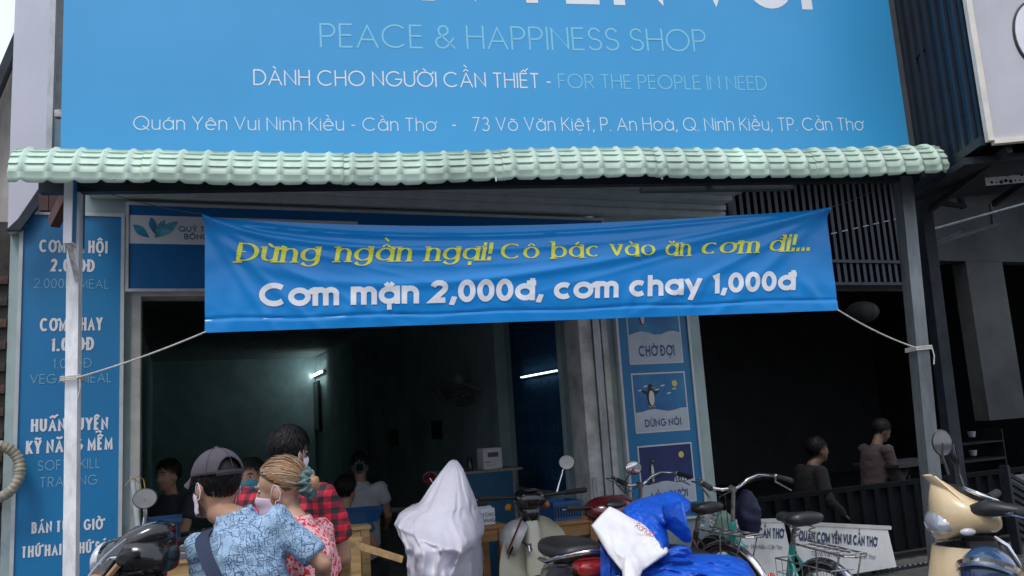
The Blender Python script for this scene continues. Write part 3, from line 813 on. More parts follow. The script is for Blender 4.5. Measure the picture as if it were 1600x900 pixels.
# ---------------------------------------------------------------- left neighbour
def poly_px(F, pts, off, th):
    g = MB(); g.poly([F.hit(x, y, off) for x, y in pts], (0, th, 0)); return g
t = Thing('gabled_wall', 'grimy streaked gable wall of the neighbouring house under the patch of sky', 'wall', FC, tuple(FC.hit(-40, 340, 1.2)))
t.part('wall', poly_px(FC, [(-140, 520), (-140, 470), (28, 66), (60, 40), (60, 420), (60, 620), (-140, 620)], 1.2, .2), M_grime)
t.part('eave_board', poly_px(FC, [(-140, 500), (-140, 455), (27, 58), (29, 85)], 1.17, -.12), M_dark)
solo('rendered_pillar', 'pale lilac rendered pillar rising behind the galvanised upright', 'pillar', poly_px(FC, [(30, -160), (88, -160), (84, 100), (80, 300), (62, 300), (38, 352), (12, 362), (17, 180)], -.1, .16), M_lilac, FC, tuple(FC.hit(60, 360, -.1)))
solo('fascia_board', 'dark slanting fascia board below the awning end by the price board', 'board', poly_px(FC, [(66, 292), (84, 292), (34, 362), (12, 362), (30, 345)], -.14, -.05), M_dark, FC, tuple(FC.hit(30, 350, -.14)))
g = MB(); xb = FC.hit(33, 600, -.02).x
zb1 = FC.hit(10, 345, -.02).z
bx0 = xL-1.6
t = Thing('brick_wall', 'dark shaded brick wall at the street edge of the shop with a hose coil on it', 'wall', FC, (bx0, .0, 0))
g.box(bx0, xL-.004, .012, .2, 0, zb1); t.part('mortar', g, M_mort)
for k in range(3):
    g = MB(); g.bbox(-.105, .105, -.012, .012, -.029, .029, .004); m_ = mat('brick_%d' % k, ((.085, .052, .045), (.06, .042, .04), (.11, .062, .05))[k], .9, var=.4, vscale=12, bump=.5)
    me = g.mesh('brick', m_)
    for i in range(38):
        for j in range(3):
            if (i*7+j*3+i*j) % 3 != k: continue
            x = xL-.004-.105-j*.22-(.11 if i % 2 else 0); z = .18+i*.07
            if z < zb1-.03: t.inst('brick', me, (x, .004+random.uniform(-.003, .003), z), (random.uniform(-.02, .02), random.uniform(-.015, .015), 0))
        if i % 2 and i % 3 == k and .18+i*.07 < zb1-.03:
            pass
c = FC.hit(-16, 738, -.12); g = MB(); pts = []; rr = []
for i in range(160):
    a = 2*math.pi*i/160; pts.append((c.x+.165*math.cos(a), c.y-.02+.01*math.sin(a*3), c.z+.165*math.sin(a))); rr.append(.031+.0022*math.cos(i*1.6))
g.tube(pts, rr, 12, closed=True)
for i in range(0, 160, 23):
    a = 2*math.pi*i/160; p = Vector(pts[i]); g.tube([(p.x+.033*math.cos(a+q*math.pi/4*0)*math.cos(2*math.pi*q/10), p.y+.034*math.sin(2*math.pi*q/10), p.z+.033*math.sin(a)*math.cos(2*math.pi*q/10)) for q in range(10)], .003, 6, closed=True)
solo('hose_coil', 'coil of pale ribbed hose hung on the dark brick wall', 'hose', g, mat('hose_plastic', (.34, .32, .25), .6, var=.2, vscale=20), FC, tuple(c), smooth=40)

# ---------------------------------------------------------------- right neighbour: dim cafe
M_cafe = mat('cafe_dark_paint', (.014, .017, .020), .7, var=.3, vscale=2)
xCR = FC.hit(1760, 600).x
cf = Thing('cafe_building', 'dim open-fronted cafe with grey wall and black interior beside the shop', 'building', FC, (xR, 0, 0))
zc1 = 3.75; M_barr = mat('barrier_black', (.006, .008, .010), .9, spec=.1)
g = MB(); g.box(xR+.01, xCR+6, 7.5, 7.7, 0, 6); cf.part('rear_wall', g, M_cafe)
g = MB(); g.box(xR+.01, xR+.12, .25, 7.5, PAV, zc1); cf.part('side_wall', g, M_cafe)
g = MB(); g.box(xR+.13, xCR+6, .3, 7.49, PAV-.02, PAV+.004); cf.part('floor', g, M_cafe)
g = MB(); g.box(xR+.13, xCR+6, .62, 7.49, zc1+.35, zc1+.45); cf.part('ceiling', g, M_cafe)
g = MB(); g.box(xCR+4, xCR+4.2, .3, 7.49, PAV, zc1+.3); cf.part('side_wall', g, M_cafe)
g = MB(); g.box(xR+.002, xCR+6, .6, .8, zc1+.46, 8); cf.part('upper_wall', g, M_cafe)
# grey wall: band and pier
OG = 1.1
def fcbox(px0, px1, py0, py1, off, th, pm=None):
    a = FC.hit(px0, (py0+py1)/2, off); b = FC.hit(px1, (py0+py1)/2, off); m_ = (px0+px1)/2
    z0 = FC.hit(m_, py1, off).z; z1 = FC.hit(m_, py0, off).z
    return a.x, b.x, off, off+th, z0, z1
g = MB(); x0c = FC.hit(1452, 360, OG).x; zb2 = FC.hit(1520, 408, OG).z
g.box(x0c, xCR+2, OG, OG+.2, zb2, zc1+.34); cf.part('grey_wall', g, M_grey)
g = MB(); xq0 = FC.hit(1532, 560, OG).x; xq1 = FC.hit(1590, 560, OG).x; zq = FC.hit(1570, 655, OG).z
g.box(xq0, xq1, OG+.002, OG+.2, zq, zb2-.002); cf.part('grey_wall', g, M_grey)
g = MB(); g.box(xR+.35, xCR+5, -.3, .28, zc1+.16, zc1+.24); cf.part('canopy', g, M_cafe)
# slatted screen under the roof
sc = Thing('slat_screen', 'dark upright slat screen high up behind the banner corner', 'screen', FC, tuple(FC.hit(1300, 440, .35)))
xs0 = FC.hit(1150, 400, .35).x; xs1 = FC.hit(1424, 380, .35).x; z0 = FC.hit(1380, 445, .35).z; z1 = FC.hit(1380, 262, .35).z
g = MB(); g.box(xs0, xs1, .42, .5, z0-.05, z1); sc.part('backing', g, mat('screen_backing', (.028, .032, .035), .8, var=.2))
n = int((xs1-xs0)/.085)
g = MB(); g.box(-.02, .02, -.035, .035, 0, z1-z0); me = g.mesh('slat', M_slat)
for i in range(n): sc.inst('slat', me, (xs0+.03+i*.085, .37, z0))
for z in (z0+.22, z0-.01): g = MB(); g.box(xs0, xs1, .31, .34, z, z+.03); sc.part('rail', g, M_slat)
g = MB(); a = FC.hit(1296, 366, .25); b = FC.hit(1440, 333, .25)
for i in range(9):
    p = Vector(a).lerp(Vector(b), i/9+.015); q = Vector(a).lerp(Vector(b), i/9+.075); g.tube([p, q], .006, 6)
sc.part('bright_edge', g, M_fr)
g = MB(); g.tube([FC.hit(1448, 361, .7), FC.hit(1620, 313, .7)], .017, 10); solo('pipe', 'thin pale pipe crossing the grey cafe wall', 'pipe', g, M_steelg, FC, tuple(FC.hit(1450, 361, .7)))
t = Thing('wall_bracket', 'black triangular steel bracket below the pale pipe', 'bracket', FC, tuple(FC.hit(1450, 390, .75)))
for a, b in (((1450, 384), (1560, 350)), ((1450, 384), (1500, 362)), ((1548, 318), (1552, 352))):
    g = MB(); g.bar(FC.hit(*a, .75), FC.hit(*b, .75), .03, .04); t.part('strut', g, M_dark)
t = Thing('canopy_bracket', 'black open steel frame sticking out past the right awning end', 'bracket', FS, tuple(FS.hit(1440, 290, .3)))
for a, b in (((1436, 288), (1492, 284)), ((1492, 284), (1506, 326)), ((1440, 312), (1502, 322))):
    g = MB(); g.bar(FS.hit(*a, .3), FS.hit(*b, .3), .03, .03); t.part('strut', g, M_dark)
# low corrugated barrier
zt_ = .80; yb = -.02
lb_ = Thing('low_barrier', 'black ribbed metal barrier along the cafe front behind the bicycle', 'barrier', FC, (xR+.03, yb, PAV))
g = MB(); g.box(xR+.03, xCR+1.5, yb, yb+.02, PAV+.06, zt_-.02); lb_.part('sheet', g, M_barr)
g = MB(); g.box(xR+.03, xCR+1.5, yb-.03, yb+.04, zt_-.02, zt_+.02); lb_.part('top_rail', g, M_barr)
g = MB(); g.box(-.03, .03, -.03, -.002, PAV+.06, zt_-.022); me = g.mesh('rib', M_barr)
for i in range(int((xCR+1.5-xR)/.16)): lb_.inst('rib', me, (xR+.1+i*.16, yb, 0))
me = MB().ell((0, 0, .02), (.012, .012, .02), n=8, m=6).mesh('finial', M_steel)
for i in range(14): lb_.inst('finial', me, (FC.hit(1372, 890, -.35).x+i*.06, -.35, FC.hit(1400, 893, -.35).z))
g = MB(); a = FC.hit(1365, 896, -.35); g.box(a.x, a.x+1.1, -.37, -.33, PAV, a.z); lb_.part('front_rail', g, M_dark)
# neighbour's lightbox with navy slats
NB = Frame(at(1552, 217, 4.4), R_(-5.5))
nb = Thing('lightbox_sign', 'white face neighbour lightbox with navy slatted flank above the cafe', 'sign', NB, (0, 0, 0))
g = MB(); g.box(.0, 1.6, .0, .02, 0, 1.9); nb.part('face', g, mat('lightbox_white', (.50, .51, .55), .5, var=.06, vscale=2))
g = MB(); g.box(-.03, .0, -.012, .03, -.01, 1.9); g.box(0, 1.6, -.012, .03, -.03, -.002); nb.part('trim', g, mat('cream_trim', (.72, .68, .6), .5, var=.1))
g = MB(); g.box(-.02, 1.5, .06, .98, 0.03, 1.9); nb.part('core', g, M_slat)
g = MB(); g.box(-.034, -.021, -.018, .018, 0.03, 1.9); me = g.mesh('slat', M_slat)
g2 = MB(); g2.box(-.046, -.021, -.016, .016, 0.03, 1.9); me2 = g2.mesh('slat', mat('navy_slat_light', (.022, .035, .058), .4, .2))
for i in range(15): nb.inst('slat', me2 if i % 2 else me, (0, .07+i*.062, 0))
g = MB(); g.box(-.055, -.02, .035, 1.0, -.02, .03); nb.part('bottom_rail', g, M_slat)
g = MB(); g.box(-.04, -.02, .6, .76, .8, .84); nb.part('bottom_rail', g, M_slat)
cz = NB.hit(1620, 52).z; cx = NB.hit(1618, 52).x
g = MB()
pts = [(cx+.115*math.cos(2*math.pi*i/48), -.002, cz+.19*math.sin(2*math.pi*i/48)) for i in range(48)]; g.tube(pts, .006, 6, closed=True); nb.part('emblem_ring', g, M_dark)
g = MB(); g.poly([(cx+.108*math.cos(2*math.pi*i/48), -.002, cz+.18*math.sin(2*math.pi*i/48)) for i in range(48)], (0, -.01, 0)); nb.part('emblem_disc', g, M_white)
g = MB(); g.box(-.1, 1.6, .15, .98, -.09, -.05); nb.part('under_tray', g, M_dark)
for i in range(3): g = MB(); g.bar((.1+i*.4, .05, -.05), (.0+i*.4, .95, -.16), .03, .04); nb.part('stay', g, M_dark)
# perforated white plate
t = Thing('perforated_plate', 'white metal plate punched with round holes under the lightbox', 'plate', NB, tuple(NB.hit(1545, 282, .5)))
a = NB.hit(1541, 290, .5); b = NB.hit(1640, 275, .5); h = .075
g = MB(); g.box(a.x, b.x, .5, .504, a.z, a.z+h); t.part('plate', g, M_white)
for i in range(26):
    r = random.choice((.005, .008, .011)); x = a.x+.02+i*.0135; z = a.z+h*(.22 if i % 2 else .72)+random.uniform(-.006, .006)
    g = MB(); g.poly([(x+r*math.cos(2*math.pi*q/12), .499, z+r*math.sin(2*math.pi*q/12)) for q in range(12)], (0, -.001, 0)); t.part('hole', g, M_black)
# round lantern in the cafe
c = FC.hit(1347, 488, 1.6); g = MB(); g.ell(tuple(c), (.19, .19, .13), n=24, m=14)
for k in range(8):
    a = 2*math.pi*k/8; g.tube([(c.x+math.cos(a)*.192*math.sin(math.pi*i/12), c.y+math.sin(a)*.192*math.sin(math.pi*i/12), c.z+.132*math.cos(math.pi*i/12)) for i in range(1, 12)], .003, 5)
solo('paper_lantern', 'unlit round lantern hanging in the dark cafe', 'lantern', g, mat('lantern_paper', (.045, .05, .05), .8), FC, tuple(c), smooth=40)

# ---------------------------------------------------------------- things inside the shop
def wq(px0, py0, px1, py1, off):
    a = FC.hit(px0, py0, xRW-off, 0); b = FC.hit(px1, py1, xRW-off, 0); return a, b
# tube lamp on the side wall
M_tube = mat('lit_tube', (.9, .95, 1), .4, emit=(.82, 1, 1), estr=8.0)
a, b = wq(458, 598, 502, 585, .12)
t = Thing('tube_lamp', 'lit fluorescent tube glowing on the dark side wall above the black screen', 'lamp', FC, tuple(a))
g = MB(); zc_ = (a.z+b.z)/2
g.tube([(a.x, a.y, zc_), (b.x, b.y, zc_)], .02, 12); t.part('tube', g, M_tube, smooth=True)
g = MB(); y0, y1 = min(a.y, b.y), max(a.y, b.y); g.box(a.x+.035, a.x+.118, y0, y1, zc_-.03, zc_+.03); t.part('batten', g, M_white)
a, b = wq(814, 589.5, 870, 579, .06); zc_ = (a.z+b.z)/2
t = Thing('slim_tube_lamp', 'thin pale tube light fixed across the dark blue wall banner', 'lamp', FC, tuple(a))
g = MB(); g.tube([(a.x, a.y, zc_), (b.x, b.y, zc_)], .005, 8); t.part('tube', g, mat('dim_tube', (.8, .85, .9), .4, emit=(.85, .97, 1), estr=4.0))
g = MB(); g.box(a.x+.01, a.x+.05, min(a.y, b.y), max(a.y, b.y), zc_-.01, zc_+.01); t.part('batten', g, M_room)
a, b = wq(451, 607, 499, 678, .08)
t = Thing('wall_screen', 'flat black screen on the side wall under the lit tube', 'screen', FC, (a.x, a.y, b.z))
g = MB(); y0, y1 = min(a.y, b.y), max(a.y, b.y); zz1 = FC.hit(475, 604, xRW-.08, 0).z; zz0 = FC.hit(475, 676, xRW-.08, 0).z
g.bbox(a.x, a.x+.05, y0, y1, zz0, zz1, .01); t.part('casing', g, M_black)
g = MB(); g.box(a.x-.004, a.x-.001, y0+.04, y1-.04, zz0+.04, zz1-.04); t.part('glass', g, mat('screen_glass', (.008, .01, .012), .25))
g = MB(); g.box(a.x+.05, a.x+.078, (y0+y1)/2-.1, (y0+y1)/2+.1, zz0+.2, zz1+.12); t.part('mount', g, M_dark)
# vertical blue banner on the wall
a, b = wq(802, 620, 880, 640, .02); z1 = FC.hit(840, 500, xRW-.02, 0).z; z0 = FC.hit(850, 765, xRW-.02, 0).z
y0, y1 = min(a.y, b.y), max(a.y, b.y)
t = Thing('wall_banner', 'tall navy blue banner with faint lettering on the side wall', 'banner', FC, (a.x, y0, z0))
g = MB(); g.box(a.x, a.x+.015, y0, y1, z0, z1+.5); t.part('panel', g, mat('navy_banner', (.008, .07, .18), .6))
for k, txt in enumerate(("THẬT TỐT", "LUÔN HÒA", "NỤ CƯỜI", "ĐI BỘ TRONG", "TÌNH BẠN", "CÒN ĐÓ ĐẸP", "VÀ VUI")):
    g = MB(); text_at(g, txt, (a.x-.0015, y1-.12, z1-.22-k*.21), (0, -(y1-y0)+.24, 0), (0, 0, .09), (-.0003, 0, 0), w=.14); t.part('lettering', g, mat('dim_print', (.035, .14, .24), .6))
for i, (p0, p1, q0, q1, lab) in enumerate(((607, 621, 671, 696, 'small dark notice pinned on the side wall, the farther of the two'), (674, 690, 657, 686, 'small dark notice pinned on the side wall below the fan'))):
    a, b = wq(p0, (q0+q1)/2, p1, (q0+q1)/2, .01); z1 = FC.hit((p0+p1)/2, q0, xRW, 0).z; z0 = FC.hit((p0+p1)/2, q1, xRW, 0).z
    g = MB(); g.box(a.x, a.x+.008, min(a.y, b.y), max(a.y, b.y), z0, z1); solo('notice', lab, 'notice', g, mat('notice_paper', (.02, .035, .05), .6), FC, (a.x, a.y, z0))
# wall fan
c = FC.hit(711, 616, xRW-.42, 0); w_ = FC.hit(745, 616, xRW-.04, 0)
fan = Thing('wall_fan', 'grey wall fan tilted down on the dark side wall', 'fan', FC, tuple(w_))
Mf = Matrix.Translation(c) @ Euler((R_(18), R_(-62), 0)).to_matrix().to_4x4()
Mf = Matrix.Translation(c) @ Euler((R_(-12), R_(22), 0)).to_matrix().to_4x4()
g = MB()
for k, (rr_, zz) in enumerate(((.22, 0), (.2, .05), (.2, -.05), (.13, .07), (.13, -.07))):
    g.tube([(rr_*math.cos(2*math.pi*i/36), rr_*math.sin(2*math.pi*i/36), zz) for i in range(36)], .004, 5, closed=True)
for i in range(30):
    a = 2*math.pi*i/30
    for q in (1, -1): g.tube([(.05*math.cos(a), .05*math.sin(a), .075*q), (.13*math.cos(a), .13*math.sin(a), .07*q), (.2*math.cos(a), .2*math.sin(a), .05*q), (.22*math.cos(a), .22*math.sin(a), 0)], .002, 4)
g.xf(Mf); fan.part('cage', g, mat('fan_cage', (.10, .11, .12), .5))
for k in range(3):
    g = MB(); a0 = 2*math.pi*k/3
    g.slab(lambda u, v: ((.03+.15*u)*math.cos(a0+(v-.5)*1.2), (.03+.15*u)*math.sin(a0+(v-.5)*1.2), (v-.5)*.05), 5, 5, (0, 0, .003)); g.xf(Mf); fan.part('blade', g, mat('fan_blade', (.10, .12, .13), .4))
g = MB(); g.tube([(0, 0, .08), (0, 0, .1), (0, 0, .2), (0, 0, .22)], [.03, .06, .055, .03], 16); g.xf(Mf); fan.part('motor', g, mat('fan_body', (.33, .34, .34), .5), smooth=40)
g = MB(); g.tube([Mf @ Vector((0, 0, .15)), (w_.x-.05, c.y, c.z+.02), (w_.x, c.y, c.z)], .02, 8); g.box(w_.x, w_.x+.035, c.y-.06, c.y+.06, c.z-.16, c.z+.1); fan.part('bracket', g, mat('fan_body', (.33, .34, .34)))
g = MB(); g.tube([(w_.x+.01, c.y, c.z-.16), (w_.x-.01, c.y-.03, c.z-.5), (w_.x, c.y, c.z-.9)], .004, 5); fan.part('cord', g, M_black)
# blue podium board with machine box
M_pod = mat('podium_blue', (.010, .10, .22), .5, var=.08)
PO = .9
a = FC.hit(728, 780, PO); b = FC.hit(803, 780, PO); zt_ = FC.hit(765, 738, PO).z
pod = Thing('display_podium', 'dark blue counter board with faint lettering carrying a white box', 'counter', FC, (a.x, PO, PAV))
g = MB(); g.box(a.x-.15, b.x, PO, PO+.03, PAV, zt_); pod.part('front_panel', g, M_pod)
g = MB(); g.box(a.x-.15, b.x+.1, PO-.0, PO+.5, zt_+.001, zt_+.02); pod.part('top', g, mat('podium_top', (.3, .27, .22), .6))
g = MB(); g.box(b.x+.001, b.x+.022, PO-.01, PO+.03, PAV, zt_); pod.part('edge_trim', g, mat('podium_trim', (.26, .23, .2), .6))
for txt, L, Rr, cap in (("NHÀ HẢO TÂM LƯU Ý", (712, 762), (787, 760), 10), ("Quà tặng quán cơm", (716, 784), (775, 783), 4), ("xin gửi tại đây", (725, 796), (792, 794), 4)):
    g = MB(); text_on(g, FC, txt, L, Rr, cap, PO-.002, w=.12, gap=.14); pod.part('lettering', g, mat('dim_print', (.035, .14, .24)))
a = FC.hit(757, 736, PO+.08); b = FC.hit(786, 736, PO+.08); z1 = FC.hit(772, 700, PO+.08).z
t = Thing('white_device_box', 'small white box with grey display and red mark standing on the blue counter', 'box', FC, (a.x, PO+.08, zt_+.021))
g = MB(); g.bbox(a.x, b.x, PO+.08, PO+.26, zt_+.021, z1, .006); t.part('case', g, M_white)
hz = z1-zt_; wd = b.x-a.x
g = MB(); g.box(a.x+wd*.22, a.x+wd*.78, PO+.076, PO+.079, zt_+hz*.62, zt_+hz*.82); t.part('display', g, mat('lcd', (.10, .12, .11), .3))
g = MB(); text_at(g, "super", (a.x+wd*.06, PO+.0785, zt_+hz*.38), (wd*.32, 0, 0), (0, 0, hz*.09), (0, -.0003, 0), w=.2); t.part('lettering', g, mat('red_print', (.6, .04, .03), .5))
g = MB(); g.box(a.x+wd*.08, a.x+wd*.6, PO+.0765, PO+.079, zt_+hz*.27, zt_+hz*.29); g.box(a.x+wd*.7, a.x+wd*.95, PO+.0765, PO+.079, zt_+hz*.08, zt_+hz*.15); t.part('label', g, mat('label_tan', (.4, .36, .25), .6))
a = FC.hit(735, 737, PO+.1); g = MB(); g.tube([(a.x, PO+.1, zt_+.021), (a.x, PO+.1, zt_+.12), (a.x, PO+.1, zt_+.14), (a.x, PO+.1, zt_+.165)], [.026, .026, .012, .012], 14); solo('bottle', 'small dark bottle on the blue counter beside the white box', 'bottle', g, mat('dark_glass', (.01, .014, .018), .2), FC, (a.x, PO+.1, zt_+.021), smooth=40)

# ---------------------------------------------------------------- timber tables at the doorway
def table(label, F, x0, x1, y0, y1, zt, m, group='timber tables at the doorway', leg=.055):
    t = Thing('timber_table', label, 'table', F, ((x0+x1)/2, (y0+y1)/2, PAV), group)
    n = max(2, int((y1-y0)/.11)); st = (y1-y0)/n
    me = MB().bbox(x0, x1, -st/2+.002, st/2-.002, -.025, 0, .003).mesh('plank', m)
    for i in range(n):
        o = t.inst('plank', me, (0, y0+st*(i+.5), zt)); 
    for X in (x0+leg/2+.01, x1-leg/2-.01):
        for Y in (y0+leg/2+.01, y1-leg/2-.01):
            g = MB(); g.box(X-leg/2, X+leg/2, Y-leg/2, Y+leg/2, PAV+.004, zt-.026); t.part('leg', g, m)
    for Y in (y0+.02, y1-.04):
        g = MB(); g.box(x0+leg+.012, x1-leg-.012, Y, Y+.02, zt-.11, zt-.027); t.part('apron', g, m)
    return t
a = FC.hit(490, 838, -1.2); b = FC.hit(566, 838, -1.2); zt1 = a.z
z_ = FC.hit(545, 842, -1.15).z
table('low pale timber table behind the red flowered blouse', FC, FC.hit(470, 842, -1.15).x, FC.hit(566, 842, -1.15).x, -1.15, -.75, z_, M_wood)
z_2 = FC.hit(545, 824, -.55).z
table('taller pale timber table carrying the blue basin', FC, FC.hit(480, 824, -.55).x, FC.hit(580, 824, -.55).x, -.55, -.05, z_2, M_wood)
z_3 = FC.hit(765, 822, -.3).z
x_a, x_b = FC.hit(700, 824, -.3).x, FC.hit(793, 824, -.3).x
table('orange timber table with a notice box on top beside the white covered bike', FC, x_a, x_b, -.3, .15, z_3, M_wood2)
z_4 = FC.hit(890, 815, -.3).z
table('dark orange timber table below the blue crate behind the cream scooter', FC, FC.hit(850, 815, -.3).x, FC.hit(935, 815, -.3).x, -.3, .1, z_4, M_wood2)
z_5 = FC.hit(290, 873, -1.1).z
xa_, xb_ = FC.hit(238, 873, -1.1).x, FC.hit(322, 873, -1.1).x
t = table('pale timber chest table piled with plastic boxes by the capped man', FC, xa_, xb_, -1.1, -.6, z_5, M_wood)
g = MB(); g.box(xa_+.07, xb_-.07, -1.085, -1.07, PAV+.2, z_5-.115); t.part('front_board', g, M_wood)
# notice box
a = FC.hit(736, 828, -.25); b = FC.hit(775, 828, -.25); z1 = FC.hit(755, 795, -.25).z
t = Thing('notice_box', 'white card box with handwritten black notice on the orange table', 'box', FC, (a.x, -.25, z_3))
g = MB(); g.bbox(a.x-.03, b.x, -.25, -.1, z_3+.001, z1, .004); t.part('box', g, M_white)
for txt, (l, r, yy) in (("CHỈ BÁN CHO", (731, 773, 808)), ("NGƯỜI MANG", (731, 774, 817)), ("KHẨU TRANG", (731, 773.5, 826))):
    g = MB(); text_on(g, FC, txt, (l, yy), (r, yy-1.5), 6, -.2515, w=.17, gap=.12); t.part('lettering', g, M_black)
g = MB(); 
for k in range(5): g.box(a.x+.0+k*.002, b.x-.02, -.24+.001*k, -.12, z1+.001+k*.003, z1+.003+k*.003)
t.part('paper_sheets', g, M_white)
# crates and basins
def crate(label, F, x0, x1, y0, y1, z0, z1, m, group=None):
    t = Thing('plastic_crate', label, 'crate', F, ((x0+x1)/2, (y0+y1)/2, z0), group)
    g = MB(); th = .006
    for (a0, a1, b0, b1) in ((x0, x1, y0, y0+th), (x0, x1, y1-th, y1), (x0, x0+th, y0+th+.001, y1-th-.001), (x1-th, x1, y0+th+.001, y1-th-.001)):
        g.box(a0, a1, b0, b1, z0, z1)
    g.box(x0+th+.001, x1-th-.001, y0+th+.001, y1-th-.001, z0, z0+th); t.part('wall', g, m)
    g = MB(); g.box(x0-.01, x1+.01, y0-.01, y0-.001, z1-.02, z1); g.box(x0-.01, x1+.01, y1+.001, y1+.01, z1-.02, z1); g.box(x0-.01, x0-.001, y0, y1, z1-.02, z1); g.box(x1+.001, x1+.01, y0, y1, z1-.02, z1); t.part('rim', g, m)
    g = MB(); nn = max(4, int((x1-x0)/.022)); mm_ = 4
    for i in range(nn):
        for j in range(mm_):
            X = x0+(x1-x0)*(i+.5)/nn; Z = z0+(z1-z0)*(.15+.6*(j+.5)/mm_); g.box(X-.006, X+.006, y0-.002, y0-.0005, Z-.011, Z+.011)
    t.part('slots', g, mat('crate_slot', (.004, .012, .03), .8), kind='stuff')
    return t
M_cb = mat('crate_blue', (.02, .10, .28), .4, var=.1)
crate('blue plastic crate on the dark table between cream scooter and red motorbike', FC, FC.hit(866, 800, -.2).x, FC.hit(908, 800, -.2).x, -.2, .05, z_4+.001, FC.hit(885, 783, -.2).z, M_cb)
crate('dim blue plastic crate behind the clear food boxes', FC, FC.hit(226, 830, -.4).x, FC.hit(282, 830, -.4).x, -.4, -.1, z_5+.03, FC.hit(255, 812, -.4).z, mat('crate_blue_dark', (.008, .05, .14), .5))
g = MB(); g.box(FC.hit(215, 830, -.4).x, FC.hit(330, 830, -.4).x, -.5, .1, PAV+.004, z_5+.028); solo('serving_counter', 'low dark serving counter in the doorway carrying the dim crate', 'counter', g, M_dark, FC, (0, -.4, PAV))
c = FC.hit(563, 822, -.3); g = MB(); R0 = .16
g.tube([(c.x, -.3, z_2+.001), (c.x, -.3, z_2+.002), (c.x, -.3, z_2+.08), (c.x, -.3, z_2+.085), (c.x, -.3, z_2+.08), (c.x, -.3, z_2+.012)], [R0*.7, R0*.75, R0, R0*1.05, R0*.95, R0*.7], 28); solo('plastic_basin', 'blue plastic basin on the taller timber table behind the plaid shirt', 'basin', g, M_cb, FC, (c.x, -.3, z_2), smooth=40)
# clear food containers
M_clear = mat('clear_plastic', (.45, .5, .56), .15, trans=.55, var=.1)
k = 0
LBX = ('topmost', 'middle', 'lowest')
for i in range(4):
    for j in range(4):
        x = xa_+.06+i*.10; y = -1.05+.12*(j % 2); z = z_5+.002+j//2*.038+ (0 if j < 2 else .0)
        t = Thing('food_box', 'clear lidded plastic food box, %s layer, %s column from the doorway pole, %s row' % (('lower', 'upper')[j//2], ('first', 'second', 'third', 'fourth')[i], ('front', 'back')[j % 2]), 'food box', FC, (x, y, z), 'clear food boxes on the chest table')
        g = MB(); g.rings_z([(z, x, y, .036, .05), (z+.022, x, y, .044, .058)], 16, 5); t.part('tub', g, M_clear)
        g = MB(); g.rings_z([(z+.0225, x, y, .047, .06), (z+.028, x, y, .047, .06), (z+.034, x, y, .038, .05)], 16, 5); t.part('lid', g, M_clear)
# slim upright pole by the doorway and rubber bands
g = MB(); a = FC.hit(207, 745, -.6); b = FC.hit(232, 880, -.6); g.tube([a, b+Vector((0, 0, -.3))], .014, 10)
t = Thing('doorway_pole', 'thin pale pole with elastic bands leaning in the doorway behind the round mirror', 'pole', FC, (b.x, -.6, b.z-.3)); t.part('pole', g, M_fr)
g = MB(); g.tube([(a.x+.0, -.6, a.z-.02), (a.x+.03, -.62, a.z+.0), (a.x+.06, -.6, a.z-.02), (a.x+.075, -.61, a.z-.12), (a.x+.06, -.6, a.z-.2)], .003, 5)
g.tube([(a.x-.04, -.6, a.z-.05), (a.x, -.62, a.z-.0), (a.x+.04, -.6, a.z-.04), (a.x+.05, -.61, a.z-.1)], .003, 5); t.part('elastic_band', g, mat('elastic', (.4, .3, .08), .7))
# wood lath from the blouse to the covered bike
g = MB(); a = at(480, 828, 3.7); b = at(628, 874, 4.05); g.bar(a, b, .012, .032); solo('timber_lath', 'long pale timber lath pointing from the flowered blouse to the white plastic cover', 'lath', g, M_wood, FW, tuple(a))
# ================================================================ VEHICLES
def circ(c, r, n, ax='y', ph=0):
    o = []
    for i in range(n):
        a = 2*math.pi*i/n+ph; u, v = r*math.cos(a), r*math.sin(a)
        o.append((c[0]+u, c[1], c[2]+v) if ax == 'y' else ((c[0]+u, c[1]+v, c[2]) if ax == 'z' else (c[0], c[1]+u, c[2]+v)))
    return o
M_rim = mat('rim_alloy', (.5, .5, .5), .35, .9, var=.2, vscale=20)
def wheel(t, c, R, tw, mrim, nsp=0, rimw=.018, disc=True, spk=.0014, alloy=5):
    g = MB(); g.tube(circ(c, R-tw, 48), tw, 10, closed=True); ty = t.part('wheel', g, M_rubber, smooth=True)
    g = MB(); g.tube(circ(c, R-tw*2.0, 48), tw*.75, 8, closed=True, flat=(1, .55)); t.part('rim', g, mrim, ty, smooth=True)
    g = MB(); g.tube([(c[0], c[1]-.035, c[2]), (c[0], c[1]-.03, c[2]), (c[0], c[1]+.03, c[2]), (c[0], c[1]+.035, c[2])], [.01, .024 if nsp else .05, .024 if nsp else .05, .01], 14); t.part('hub', g, mrim, ty)
    g = MB()
    if nsp:
        for i in range(nsp):
            a = 2*math.pi*i/nsp; b = a+(.35 if i % 2 else -.35); s_ = .025*(1 if i % 4 < 2 else -1)
            g.tube([(c[0]+.022*math.cos(b), c[1]+s_, c[2]+.022*math.sin(b)), (c[0]+(R-2*tw)*math.cos(a), c[1], c[2]+(R-2*tw)*math.sin(a))], spk, 4)
        t.part('spokes', g, M_dull, ty, kind='stuff')
    else:
        for i in range(alloy):
            a = 2*math.pi*i/alloy; g.bar((c[0]+.03*math.cos(a), c[1], c[2]+.03*math.sin(a)), (c[0]+(R-2.2*tw)*math.cos(a), c[1], c[2]+(R-2.2*tw)*math.sin(a)), .03, .022, Vector((0, 1, 0)))
        t.part('wheel_spider', g, mrim, ty)
    return ty
